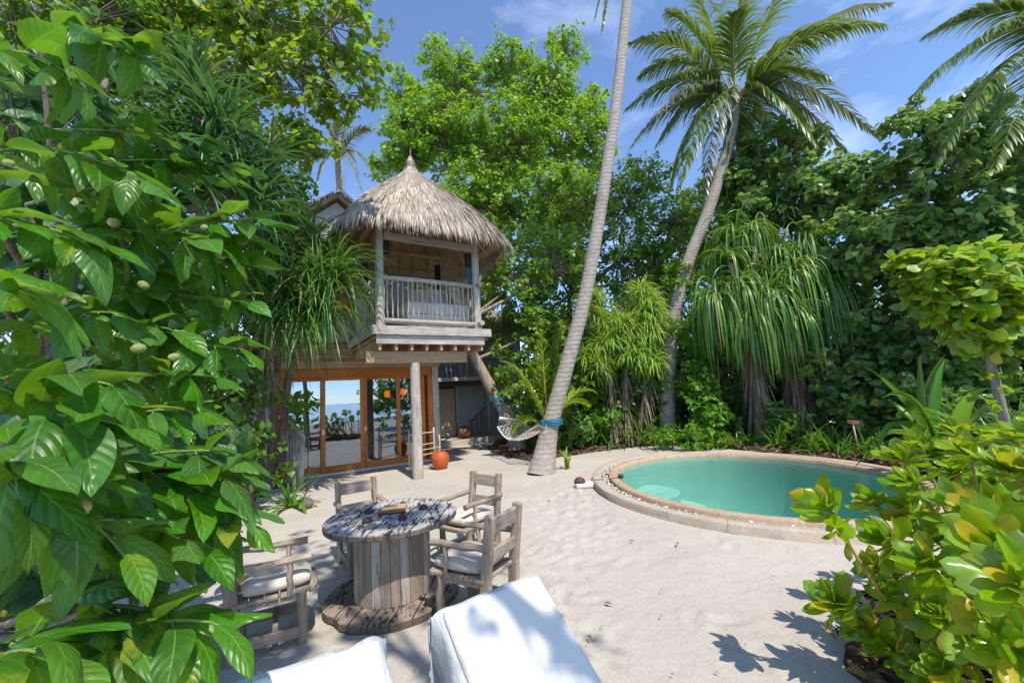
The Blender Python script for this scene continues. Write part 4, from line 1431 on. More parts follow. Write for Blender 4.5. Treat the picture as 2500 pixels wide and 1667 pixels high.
    for p, q in (((-.95, 2.18, 5.98), (1.75, 2.18, 5.98)), ((-.95, -.12, 6.02), (1.75, -.12, 6.02))):
        mb = MB(); mb.tube([p, q], .065, 10).build('ring_beam', M['warmx'], v, 2)
    for x in (-.80, 1.62):
        mb = MB(); mb.tube([(x, -.5, 6.05), (x, 2.5, 6.05)], .06, 10).build('ring_beam', M['warmy'], v, 2)
    # ---- railings
    def railing(p0, p1, n, top, low, seed, ext=.06):
        rl = thing('railing', None, None); rl.parent = v
        p0 = np.array(p0, float); p1 = np.array(p1, float)
        d = (p1 - p0) / np.linalg.norm(p1 - p0)
        mid = (p0 + p1) / 2
        mb = MB(); mb.tube(bez(p0 - d * ext + [0, 0, top], mid + [0, 0, top + .035], p1 + d * ext + [0, 0, top - .02], 9), [.058, .06, .06, .058, .058, .057, .056, .055, .05], 12).build('handrail', M['cream'] if False else M['bar'] if False else M['woodx'], rl, 2)
        mb = MB(); mb.tube([p0 - d * ext + [0, 0, low], p1 + d * ext + [0, 0, low - .01]], .062, 12).build('bottom_rail', M['woodx'], rl, 2)
        for k in range(n):
            t = (k + .6) / n
            a = p0 + (p1 - p0) * t
            mb = MB(); q, r = pole(a + [0, 0, low], a + [rng.normal(0, .012), rng.normal(0, .006), top - .02], .0185, 6, .006, 6)
            mb.tube(q, r, 6).build('baluster', M['wood'], rl, True)
    railing((-.70, -.12, 0), (1.53, -.12, 0), 19, 4.50, 3.52, 1)
    railing((1.62, -.05, 0), (1.62, 2.1, 0), 15, 4.50, 3.52, 2, .32)
    railing((-.80, .0, 0), (-.80, 1.0, 0), 6, 4.50, 3.52, 3, .05)
    mb = MB()
    for k in range(9): mb.b2((-.845, 1.02 + k * .125, 3.36), (-.805, 1.14 + k * .125, 4.72 - k * .035))
    mb.build('side_screen', M['wood'], v, bevel=.003)
    # ---- upper back wall with orange door frame and stair rail
    mb = MB()
    x = -2.6
    while x < .55:
        if not (-.62 < x < .02):
            w = rng.uniform(.016, .03)
            mb.tube([(x, 2.36, 3.36), (x + rng.normal(0, .006), 2.36, 4.5), (x, 2.36, 5.1 + rng.uniform(-.06, .06))], w, 6)
        x += .045
    mb.build('reed_wall', M['white_wall'], v, True)
    B('wall', (-2.7, 2.42, 3.36), (-.66, 2.48, 5.05), M['white_wall'], 0)
    B('wall', (.06, 2.42, 3.36), (.55, 2.48, 5.05), M['white_wall'], 0)
    B('door_frame', (-.66, 2.30, 3.36), (-.58, 2.44, 5.15), M['door'], .003)
    B('door_frame', (-.02, 2.30, 3.36), (.055, 2.44, 5.15), M['door'], .003)
    B('door_frame', (-.66, 2.30, 5.152), (.055, 2.44, 5.23), M['doorx'], .003)
    B('window_frame', (-1.5, 2.30, 4.2), (-.75, 2.345, 5.2), M['door'], .003)
    mb = MB(); mb.bar((-.55, 2.0, 4.55), (.45, 2.0, 3.7), .05, .10); mb.bar((-.60, 1.98, 4.7), (-.60, 1.98, 3.36), .09, .05, (1, 0, 0)); mb.build('stair_rail', M['doorx'], v, bevel=.003)
    B('room_wall', (-2.7, 3.3, 3.3), (.2, 3.36, 5.0), M['dark_wall'], 0)
    B('upper_floor', (-3.55, 2.27, 3.2), (1.42, 6.95, 3.3), M['warmx'], 0)
    # ---- gabled bedroom behind
    ax_, az, hw = -1.08, 8.04, 1.30
    wall = MB()
    wall.poly_prism([(ax_ - 1.05, 3.7), (ax_ + 1.05, 3.7), (ax_ + 1.05, 7.2), (ax_ - 1.05, 7.2)], 3.31, 7.0)
    wall.add([(ax_ - 1.05, 3.7, 7.0), (ax_ + 1.05, 3.7, 7.0), (ax_, 3.7, 7.92)], [(0, 1, 2)])
    wall.build('gable_wall', M['white_wall'], v)
    for s in (-1, 1):
        mb = MB(); mb.bar((ax_ + s * hw, 3.45, 7.08), (ax_ + s * .02, 3.45, az), .05, .13); mb.build('barge_board', M['woodx'], v, bevel=.004)
        for y in (4.2, 5.2, 6.2):
            mb = MB(); mb.bar((ax_ + s * hw, y, 7.0), (ax_ + s * .02, y, az - .08), .07, .09); mb.build('rafter', M['warmx'], v)
    fb = FB()
    for s in (-1, 1):
        n = 900
        t = rng.uniform(0, 1.0, n); y = rng.uniform(3.25, 7.2, n)
        P = np.c_[ax_ + s * t * hw, y, az + .09 - t * .98 + rng.uniform(-.02, .03, n)]
        D = np.c_[np.full(n, s * .8), rng.normal(0, .12, n) - .25 * (y < 3.6), np.full(n, -.5)]
        fb.add(*blades(P, D, rng.uniform(.3, .55, n), .035, .25, 4, three=False, taper=4))
        n = 260
        t = rng.uniform(0, 1.02, n)
        P = np.c_[ax_ + s * t * hw, rng.uniform(3.26, 3.42, n), az + .10 - t * .98 + rng.uniform(-.03, .03, n)]
        D = np.c_[np.full(n, s * .55) + rng.normal(0, .2, n), np.full(n, -.5), rng.normal(-.45, .15, n)]
        fb.add(*blades(P, D, rng.uniform(.15, .34, n), .022, .8, 4, three=False, taper=4))
        sl = np.array([(ax_, 3.3, az + .06), (ax_ + s * hw, 3.3, az - .92), (ax_ + s * hw, 7.2, az - .92), (ax_, 7.2, az + .06)])
        fb.add(sl, np.array([(0, 1, 2, 3)]))
        fb.add(sl - [0, 0, .05], np.array([(3, 2, 1, 0)]))
    fb.obj('gable_thatch', M['thatch'], v)
    # ---- pavilion roof
    th = np.linspace(0, 2 * PI, 73)[:-1]
    rows = [roof_pt(th, t, .07) for t in np.linspace(0, 1.0, 14)]
    V = np.concatenate(rows)
    Q = np.array([(k * 72 + i, k * 72 + (i + 1) % 72, (k + 1) * 72 + (i + 1) % 72, (k + 1) * 72 + i) for k in range(13) for i in range(72)])
    npobj('roof_lining', V, Q, M['matting'], v, True)
    for k in range(28):
        a = 2 * PI * (k + .5) / 28
        pts = [roof_pt(np.array([a]), t, .14)[0] for t in np.linspace(.02, .97, 9)]
        mb = MB(); mb.tube(pts, [.034] * 9, 7).build('rafter', M['warmz'], v, True)
    pts = [roof_pt(np.array([a]), .94, .10)[0] for a in np.linspace(0, 2 * PI, 49)]
    mb = MB(); mb.tube(pts, .022, 6, cap=False).build('eave_batten', M['warmx'], v, True)
    fb = FB()
    for t in np.linspace(.0, 1.0, 40):
        h = .24 + 1.83 * t
        n = int(2 * PI * h * 1.12 / .0115)
        a = rng.uniform(0, 2 * PI, n)
        tt = np.clip(t + rng.normal(0, .012, n), 0, 1.02)
        P = np.stack([roof_pt(np.array([q]), w)[0] for q, w in zip(a, tt)])
        P2 = np.stack([roof_pt(np.array([q]), w + .06)[0] for q, w in zip(a, tt)])
        D = nrm(P2 - P)
        tan = nrm(np.cross(D, [0, 0, 1.])); up = np.cross(tan, D)
        up[up[:, 2] < 0] *= -1
        D = D + up * rng.uniform(.0, .16, n)[:, None] + tan * rng.normal(0, .11, n)[:, None]
        P = P + up * rng.uniform(0, .03, n)[:, None]
        eave = t > .93
        L = rng.uniform(.22, .48, n) if not eave else rng.uniform(.22, .55, n)
        dr = .5 if not eave else 1.6
        fb.add(*blades(P, D, L, rng.uniform(.009, .021, n), dr * rng.uniform(.5, 1.3, n), 4, three=False, taper=5))
    # under-fringe all round the eave
    n = 2000
    a = rng.uniform(0, 2 * PI, n)
    P = np.stack([roof_pt(np.array([q]), 1.0, .05 + .1 * rng.uniform())[0] for q in a])
    O = nrm(np.c_[P[:, :2] - RC, np.zeros(n)])
    fb.add(*blades(P, O * .5 + [0, 0, -.7], rng.uniform(.12, .40, n), .014, 1., 4, three=False, taper=5))
    fb.obj('thatch', M['thatch'], v)
    # finial cap
    prof = [(.36, 7.70), (.30, 7.80), (.20, 7.93), (.12, 8.08), (.075, 8.25), (.05, 8.38), (.02, 8.40)]
    mb = MB(); mb.lathe(prof, 26, (RC[0], RC[1], 0)).build('cap', M['thatch'], v, True)
    fb = FB(); n = 420
    a = rng.uniform(0, 2 * PI, n); z = rng.uniform(7.75, 8.34, n)
    rr = np.interp(z, [7.70, 7.80, 7.93, 8.08, 8.25, 8.38], [.36, .30, .20, .12, .075, .05])
    P = np.c_[RC[0] + rr * np.cos(a), RC[1] + rr * np.sin(a), z]
    D = np.c_[np.cos(a) * .5, np.sin(a) * .5, np.full(n, -.8)]
    fb.add(*blades(P, D, rng.uniform(.1, .22, n), .022, -.25, 3, three=False, taper=4))
    fb.obj('cap_thatch', M['thatch'], v)
    mb = MB(); mb.tube([(RC[0], RC[1], 8.3), (RC[0] + .01, RC[1], 8.62)], [.03, .022], 8).build('finial', M['bark'], v)
    mb = MB(); mb.lathe([(.34, 7.715), (.36, 7.74), (.34, 7.765)], 26, (RC[0], RC[1], 0), False).build('cap_binding', M['bar'], v, True)

    # ---- things in and on the house
    for (x, y, z0, z1, l) in ((-.62, -.02, 5.12, 5.52, 'black cylinder lamp inside the front left balcony post, under the beam'), (1.47, -.02, 5.05, 5.36, 'short black cylinder lamp inside the front right balcony post above the blue rope'),
                              (-.64, 2.02, 4.95, 5.68, 'tall black cylinder lamp at the back left of the balcony'), (1.47, 2.05, 4.72, 5.68, 'tall black cylinder lamp at the back right of the balcony')):
        w = vw(x, y, z0)
        t = thing('cylinder_lamp', l, 'lamp', w, VA, 'black lamps on the balcony')
        mb = MB(); mb.lathe([(.085, 0), (.085, z1 - z0), (.07, z1 - z0 + .01)], 20).build('shade', M['black'], t, 2)
        mb = MB(); mb.tube([(0, 0, z1 - z0), (0, 0, z1 - z0 + .12)], .012, 6).build('bracket', M['steel'], t)
    w = vw(.72, 1.05, 3.36)
    t = thing('daybed', 'white mattress daybed behind the balcony railing', 'daybed', w, VA)
    MB().b2((-.80, -.85, 0), (.80, .6, .42)).build('base', M['cream'], t, bevel=.02)
    MB().b2((-.80, -.87, .425), (.80, .62, .72)).build('mattress', M['cream'], t, bevel=.05)
    cv, cf = cushion_mesh(.62, .56, .2, 12, 12)
    for x, y, rot, tilt, mat, l in ((.42, 1.25, -.25, 1.15, 'tan', 'tan scatter cushion at the left end of the row on the balcony daybed'), (.92, 1.15, .2, 1.1, 'beige', 'pale striped scatter cushion in the middle of the balcony daybed'),
                                    (1.25, 1.2, .05, 1.2, 'tan', 'tan scatter cushion behind the pale one on the balcony daybed'), (1.42, .85, .5, 1.15, 'tan', 'tan scatter cushion against the right balcony post')):
        mb = MB(); mb.add(cv, cf); o = mb.build('scatter_cushion', M[mat], None, True)
        o.location = vw(x, y - .35, 4.34); o.rotation_euler = (tilt, 0, VA + rot)
        tag(o, l, 'cushion', 'cushions on the daybed')
    mb = MB()
    for k in range(6):
        a = vw(1.50 + rng.normal(0, .02), -.0, 0)
        q = [a + [rng.normal(0, .012), rng.normal(0, .012), z] for z in np.linspace(5.32, rng.uniform(4.35, 4.7), 9)]
        mb.tube(q, .012, 5)
    o = mb.build('hanging_rope', M['rope_blue'], None, True); tag(o, 'blue rope bundle hanging inside the front right balcony post', 'rope')
    # room furniture seen through the glass
    def simple_chair(loc, yaw, label, mat):
        t = thing('dining_chair', label, 'chair', loc, yaw)
        for sx in (-1, 1):
            for sy in (-1, 1):
                MB().b2((sx * .2 - .02, sy * .2 - .02, 0), (sx * .2 + .02, sy * .2 + .02, .43 if sx > 0 else .92)).build('leg', mat, t, bevel=.004)
        MB().b2((-.23, -.23, .432), (.23, .23, .47)).build('seat', mat, t, bevel=.006)
        for z in (.60, .72, .84): MB().b2((-.222, -.18, z), (-.19, .18, z + .06)).build('back_slat', mat, t, bevel=.004)
        return t
    simple_chair(vw(-2.15, 3.3, .045), VA + .4, 'red wooden chair inside the left glass door', M['redwood'])
    simple_chair(vw(-.05, 3.5, .045), VA + 2.7, 'dark wooden chair inside beside the round table', M['redwood'])
    w = vw(.25, 3.6, .045)
    t = thing('indoor_table', 'small pale round table inside behind the third glass panel', 'table', w, VA)
    MB().lathe([(.42, .70), (.44, .72), (.42, .74)], 28).build('tabletop', M['woodx'], t, True)
    for k in range(4):
        a = PI / 4 + k * PI / 2
        mb = MB(); mb.tube([(.28 * math.cos(a), .28 * math.sin(a), 0), (.26 * math.cos(a), .26 * math.sin(a), .70)], .03, 8).build('leg', M['bar'], t, True)
    for sx, sy, l in ((945, 962, 'amber lantern glowing inside on the left of the pair'), (984, 957, 'amber lantern glowing inside on the right of the pair, by the post')):
        q = vloc(sx, sy, 3.7)
        w = vw(q[0], 3.7, .045)
        t = thing('standing_lantern', l, 'lantern', w, VA, 'lanterns inside the glass doors')
        h = q[2] - .045
        MB().tube([(0, 0, 0), (0, 0, h - .1)], .025, 8).build('stand', M['darkwood'], t)
        MB().lathe([(.14, 0), (.14, .015), (.02, .03)], 16).build('foot', M['darkwood'], t)
        MB().lathe([(.05, h - .1), (.085, h - .05), (.085, h + .07), (.05, h + .11)], 16).build('lamp_shade', M['lamp'], t, True)
    # stair railing left of the doors
    P = gz(733 / KD, 1195 / KD); T = at(739 / KD, 1068 / KD, P[1]); E = at(686 / KD, 1018 / KD, P[1] + .55)
    t = thing('stair_railing', 'curved pale pole railing with thin balusters beside the pandanus trunk', 'railing', P)
    MB().tube(bez(T + [0.03, 0, -.02], (T + E) / 2 + [0.02, 0, .14], E, 9), .045, 9).build('handrail', M['bar'], t, True, off=P)
    MB().tube([P, T], .06, 9).build('newel', M['wood'], t, True, off=P)
    for k in range(1, 8):
        q = T + (E - T) * k / 7.5 + [0, 0, .05 * math.sin(PI * k / 7.5)]
        b = q.copy(); b[2] = .0
        MB().tube([b, q], .022, 7).build('baluster', M['wood'], t, True, off=P)


def build_annex():
    w = vw(2.0, 5.0, 0)
    a = thing('garden_annex', 'shaded rear annex with stick gallery railing above a carved dark door', 'building', w, VA)
    B = lambda name, lo, hi, mat, bevel=.005: MB().b2([lo[0] - 2.0, lo[1] - 5.0, lo[2]], [hi[0] - 2.0, hi[1] - 5.0, hi[2]]).build(name, mat, a, bevel=bevel)
    B('terrace', (1.44, 4.6, -.1), (7.5, 9, .2), M['step'], .01)
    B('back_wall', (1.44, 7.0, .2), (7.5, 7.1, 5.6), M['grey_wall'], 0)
    B('wall', (3.75, 6.4, .2), (5.6, 6.5, 2.3), M['white_wall'], 0)
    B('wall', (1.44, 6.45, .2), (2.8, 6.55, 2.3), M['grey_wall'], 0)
    p = vloc(1090, 1000, 6.0)
    d = MB().b2((2.82 - 2, 6.0 - 5, .2), (3.62 - 2, 6.08 - 5, 2.12)).build('carved_door', M['darkwood'], a, bevel=.004)
    mb = MB(); nx, nz = 25, 49
    V = [(.84 + .74 * i / (nx - 1), .992 - (.018 if (i % 4 in (1, 2) and j % 4 in (1, 2)) else 0), .24 + 1.84 * j / (nz - 1)) for i in range(nx) for j in range(nz)]
    mb.add(V, [(i * nz + j, (i + 1) * nz + j, (i + 1) * nz + j + 1, i * nz + j + 1) for i in range(nx - 1) for j in range(nz - 1)])
    mb.build('carving', M['bar'], d)
    B('door_post', (2.70, 5.98, .2), (2.815, 6.1, 2.2), M['wood'])
    B('door_post', (3.63, 5.98, .2), (3.74, 6.1, 2.2), M['white_wall'])
    B('gallery_beam', (1.46, 5.0, 2.33), (5.2, 5.14, 2.47), M['wood'], .01)
    B('lower_beam', (1.46, 5.2, 2.14), (5.2, 5.34, 2.32), M['darkwood'], .01)
    B('gallery_floor', (1.46, 5.16, 2.40), (5.6, 6.98, 2.46), M['darkwood'], 0)
    B('roof', (1.2, 4.7, 4.6), (7.6, 8.5, 4.75), M['matting'], 0)
    for k in range(19):
        x = -.5 + k * .2
        mb = MB(); q, r = pole((x, .07, 2.47), (x + rng.normal(0, .06), .07, 3.12), .022, 6, .03, 6); mb.tube(q, r, 6).build('rail_stick', M['wood'] if k % 3 else M['bark'], a, True)
    mb = MB(); mb.tube([(-.55, .07, 3.12), (3.3, .07, 3.14)], .035, 8).build('handrail', M['bark'], a, True)
    for x in (4.75, 2.55):
        if x == 4.75:
            q = vloc(1196, 1050, 5.1)
            mb = MB(); mb.tube([(q[0] - 2, .1, .2), (q[0] - 2, .1, 2.33)], .085, 10).build('post', M['wood'], a, True)
    mb = MB()
    for k in range(9):
        mb.tube([(2.0 + k * .13, .5 + k * .05, .2), (2.02 + k * .13 + rng.normal(0, .03), .5 + k * .05, .75 + .07 * k)], .018, 5)
    mb.tube([(1.95, .5, .72), (3.2, .95, 1.45)], .03, 6)
    mb.build('terrace_railing', M['bark'], a, True)

# ------------------------------------------------------------------ vegetation
def blob(x, y, Y, rx, rz, ry=None):
    """crown lobe centred in direction (x, y) at distance Y; radii in metres"""
    return (at(x, y, Y), (rx, ry or rx * .8, rz))


def noni_tree():
    base = np.array([-2.55, 1.9, 0])
    root = thing('noni_tree', 'big leaved noni tree with green fruits filling the left foreground', 'tree', base)
    leaves = [FB() for _ in range(1)]
    fb = leaves[0]
    wood = FB(); green = FB()
    fruits = []
    # (tip x, tip y, tip Y), (start x, start y, start Y), leaf length
    BR = [((632, 362, 1.75), (60, 470, 1.95), .23), ((560, 335, 1.7), (120, 300, 1.9), .22), ((405, 150, 1.5), (90, 60, 1.75), .24), ((250, 215, 1.35), (30, 120, 1.5), .25),
          ((690, 480, 1.6), (80, 600, 1.85), .24), ((600, 580, 1.55), (120, 520, 1.8), .24), ((668, 600, 1.75), (250, 640, 2.), .22), ((430, 440, 1.45), (40, 330, 1.6), .25),
          ((640, 690, 1.65), (160, 690, 1.9), .23), ((640, 800, 1.6), (200, 800, 1.9), .22), ((590, 860, 1.55), (160, 880, 1.8), .22), ((320, 590, 1.3), (20, 520, 1.4), .25),
          ((230, 715, .98), (-120, 640, 1.1), .25), ((405, 850, 1.02), (60, 920, 1.15), .25), ((425, 955, .98), (10, 985, 1.1), .25), ((530, 925, 1.5), (220, 980, 1.7), .21),
          ((640, 1020, 1.32), (200, 1080, 1.55), .23), ((630, 1085, 1.3), (240, 1130, 1.5), .22), ((615, 1150, 1.28), (230, 1100, 1.5), .23), ((682, 1218, 1.32), (340, 1150, 1.5), .22),
          ((560, 1285, 1.2), (230, 1195, 1.4), .21), ((625, 1405, 1.15), (250, 1470, 1.3), .22), ((540, 1450, 1.2), (200, 1400, 1.35), .21), ((470, 1500, 1.15), (200, 1440, 1.3), .21),
          ((330, 1480, .82), (-40, 1540, .92), .25), ((390, 1340, 1.02), (150, 1180, 1.2), .23), ((250, 1290, .92), (100, 1080, 1.05), .25), ((100, 1330, .85), (20, 1060, .95), .25),
          ((500, 1200, 1.35), (180, 1180, 1.55), .22), ((450, 1100, 1.3), (120, 1040, 1.5), .22), ((340, 1060, 1.15), (40, 1140, 1.3), .23), ((350, 700, 1.5), (30, 760, 1.7), .23),
          ((480, 760, 1.6), (100, 740, 1.8), .22), ((150, 860, 1.1), (-80, 930, 1.2), .24), ((120, 420, 1.2), (-60, 560, 1.3), .25), ((180, 580, 1.3), (-60, 700, 1.4), .24),
          ((100, 250, 1.3), (-60, 420, 1.4), .24), ((60, 60, 1.3), (-100, 200, 1.5), .24), ((520, 640, 1.75), (120, 600, 2.0), .22), ((480, 360, 1.7), (60, 400, 1.95), .22),
          ((360, 1420, 1.2), (100, 1380, 1.35), .22), ((240, 1550, 1.05), (30, 1480, 1.15), .22), ((430, 1560, 1.2), (240, 1500, 1.3), .2), ((300, 1200, 1.3), (60, 1240, 1.4), .22)]
    camp = np.array([0, 0, HC])
    for bi, (tip, st, L) in enumerate(BR):
        A = at(*st); E = at(*tip)
        # the foliage tip is a leaf tip: end the twig a leaf length earlier
        dirv = nrm(E - A)
        E2 = E - dirv * L * .93
        C = (A + E2) / 2 + np.array([0, 0, .05])
        n = 10
        P = bez(A, C, E2, n)
        mb = MB(); mb.tube(P, list(np.linspace(.0085, .0035, n)), 6, cap=False)
        green = FB(); green.add(np.array(mb.v), np.array(mb.f))
        blen = np.linalg.norm(E2 - A)
        ns = max(3, int(blen / .068))
        ph = rng.uniform(0, PI)
        for k in range(ns + 1):
            t = .12 + .88 * k / ns
            tt = min(t, 1.)
            p = (1 - tt) ** 2 * A + 2 * tt * (1 - tt) * C + tt * tt * E2
            T = nrm(2 * (1 - tt) * (C - A) + 2 * tt * (E2 - C))
            S = nrm(np.cross(T, [0, 0, 1.])); N0 = np.cross(S, T)
            ph += 1.45 + rng.normal(0, .25)
            last = k == ns
            for sg in ((1, -1) if not last else (0,)):
                if rng.uniform() < .14 and not last: continue
                rad = (math.cos(ph) * S + math.sin(ph) * N0) * sg
                d = nrm(T * (1.05 if not last else 1.3) + rad * .8 + np.array([.12, 0, -.2]) + rng.normal(0, .14, 3))
                nn = nrm(np.array([0, 0, 1.]) * 1.0 + N0 * .5 + rng.normal(0, .34, 3) + nrm(camp - p) * .12)
                ll = L * rng.uniform(.72, 1.08) * (1 if k < ns - 1 else .85)
                Tm = NONI_T[int(rng.integers(0, len(NONI_T)))]
                q0 = p + rad * .004
                q1 = q0 + d * .018
                fb.add(*inst(Tm, q1[None], d[None], nn[None], ll, rng.uniform(.9, 1.12)))
                green.add(*sticks(q0[None], q1[None] + d[None] * .004, .0032, .0022, 4))
            if k == ns: green.obj('twig', M['stem'], root, base)
            if bi % 3 == 1 and k in (ns - 2, max(1, ns // 2)) and len(fruits) < 24:
                fruits.append(p + np.array([0, 0, .012]) + S * .02 * rng.choice([-1, 1]))
    fb.obj('foliage', M['noni'], root, base, uv=True)
    mb = MB()
    top = np.array([-2.3, 2.1, 2.6])
    mb.tube(bez(base, base + [.1, .1, 1.3], top, 8), list(np.linspace(.07, .03, 8)), 9)
    for tip, st, L in BR[::2]:
        A = at(*st); z = min(max(A[2] - .35, .25), 2.4)
        q = base + (top - base) * z / 2.6
        mb.tube(bez(q, (q + A) / 2 + [0, 0, -.06], A, 7), list(np.linspace(.022, .008, 7)), 7, cap=False)
    mb.build('trunk', M['bark'], root, True, off=base)
    given = [at(262, 512, 1.62), at(330, 655, 1.55), at(378, 530, 1.6), at(182, 1162, 1.02), at(400, 820, 1.3), at(318, 800, 1.35), at(470, 524, 1.62), at(20, 375, 1.2)]
    for i, p in enumerate(given + fruits[:10]):
        n1, n2 = 14, 18
        V = []
        for a in range(n1 + 1):
            for b in range(n2):
                t = PI * a / n1; f = 2 * PI * b / n2
                r = .019 * (1 + .07 * math.sin(5 * f + (a % 2) * 1.5) * math.sin(t * 6))
                V.append((r * math.sin(t) * math.cos(f), r * math.sin(t) * math.sin(f), r * 1.3 * math.cos(t)))
        Fc = [(a * n2 + b, (a + 1) * n2 + b, (a + 1) * n2 + (b + 1) % n2, a * n2 + (b + 1) % n2) for a in range(n1) for b in range(n2)]
        mb = MB(); mb.add(V, Fc)
        o = mb.build('fruit', M['noni_ripe'] if i in (0, 3) else M['noni_fruit'], root, True)
        o.location = p - base; o.rotation_euler = (rng.uniform(.6, 1.6), 0, rng.uniform(0, 6)); k = 1.1 if i in (0, 3) else rng.uniform(.55, .85); o.scale = (k, k, k)


def naupaka():
    base = np.array([3.1, 2.35, .06])
    root = thing('beach_naupaka', 'bright yellow green beach naupaka bush with paddle leaves at lower right', 'shrub', base)
    fb = FB(); st = FB()
    R = [(1915, 1178, 2.35, 1.25), (1930, 1395, 2.5, 1.15), (2110, 1120, 2.5, 1.1), (2075, 1060, 2.9, 1.), (2230, 1050, 2.6, 1.1), (2200, 1170, 2.3, 1.1), (2060, 1250, 2.3, 1.1), (2140, 1300, 2.1, 1.1), (2260, 1200, 2.0, 1.15),
         (2330, 1090, 2.2, 1.2), (2340, 1020, 2.6, 1.1), (2300, 1260, 1.75, 1.2), (2350, 1350, 1.6, 1.2), (2080, 1390, 2.3, 1.), (2180, 1430, 2.1, 1.), (2290, 1440, 1.8, 1.1), (2000, 1450, 2.5, .9), (2340, 1500, 1.7, 1.1),
         (2060, 1500, 2.4, .9), (2180, 1540, 2.1, .9), (2250, 1330, 2.3, 1.), (2140, 1200, 2.7, 1.), (2290, 1120, 2.8, 1.), (2350, 1180, 2.7, 1.1), (2120, 1030, 3.2, .95), (2200, 1000, 3.1, 1.), (2290, 1010, 3.2, 1.), (2010, 1160, 2.7, .9),
         (2400, 1100, 2.1, 1.1), (2430, 1250, 1.9, 1.1), (2440, 1400, 1.8, 1.1), (2390, 1000, 2.4, 1.1), (2060, 1330, 2.7, .9), (2150, 1370, 2.6, .9), (2230, 1260, 2.6, 1.), (2330, 1420, 2.2, 1.), (2020, 1310, 2.45, .8), (2110, 1450, 2.6, .8),
         (2200, 1090, 2.9, 1.0), (2160, 1250, 2.4, 1.), (2280, 1180, 2.5, 1.), (2350, 1270, 2.3, 1.), (2210, 1390, 2.35, .9), (2300, 1340, 2.1, 1.), (2090, 1180, 2.6, .9), (2390, 1180, 2.3, 1.), (2260, 1500, 2.0, .9), (2120, 1540, 2.3, .8)]
    hub = np.array([3.3, 2.5, .05])
    for x, y, Y, sc in R:
        p = at(x, y, Y)
        p[2] = max(p[2], .14)
        for rep in range(1):
            ax = nrm(np.array([(p[0] - hub[0]) * .55, (p[1] - hub[1]) * .55, .75]) + rng.normal(0, .14, 3))
            n = int(rng.integers(19, 27))
            T = [SPOON_T[int(i)] for i in rng.integers(0, len(SPOON_T), n)]
            dd = dirs_cone(n, ax, 10, 78)
            order = np.degrees(np.arccos(np.clip(dd @ ax, -1, 1)))
            for k in range(n):
                L = .162 * sc * (0.55 + .5 * min(1, order[k] / 60)) * rng.uniform(.8, 1.12)
                nn = nrm(ax * 1.0 - dd[k] * (dd[k] @ ax) + rng.normal(0, .2, 3))
                q = p + ax * (.03 - .05 * order[k] / 90) + rng.normal(0, .006, 3)
                fb.add(*inst(T[k], q[None], dd[k][None], nn[None], L, rng.uniform(.9, 1.15)))
            # branch from the hub region
            b = hub + np.array([(p[0] - hub[0]) * .35 + rng.normal(0, .12), (p[1] - hub[1]) * .35 + rng.normal(0, .12), .0])
            mid = (b + p) / 2 + np.array([(p[0] - hub[0]) * .12, (p[1] - hub[1]) * .12, -.12])
            mid[2] = max(mid[2], .12)
            mb = MB(); P = bez(b, mid, p, 9)
            mb.tube(P, list(np.linspace(.016, .0075, 9) * rng.uniform(.8, 1.1)), 6, cap=False)
            st.add(np.array(mb.v), np.array(mb.f))
            # older leaves along the last third of the branch
            for k in range(5):
                t = rng.uniform(.62, .97)
                q = (1 - t) ** 2 * b + 2 * t * (1 - t) * mid + t * t * p
                d = nrm(rng.normal(0, 1, 3) + ax * .6)
                fb.add(*inst(SPOON_T[int(rng.integers(0, 4))], q[None], d[None], nrm(np.array([0, 0, 1.]) + rng.normal(0, .4, 3))[None], .125 * rng.uniform(.6, 1.1), 1.))
    fb.obj('foliage', M['naupaka'], root, base, uv=True)
    st.obj('branch', M['ystem'], root, base)


def hedge_behind():
    """the tall naupaka hedge by the beach, seen only mirrored in the doors"""
    pass


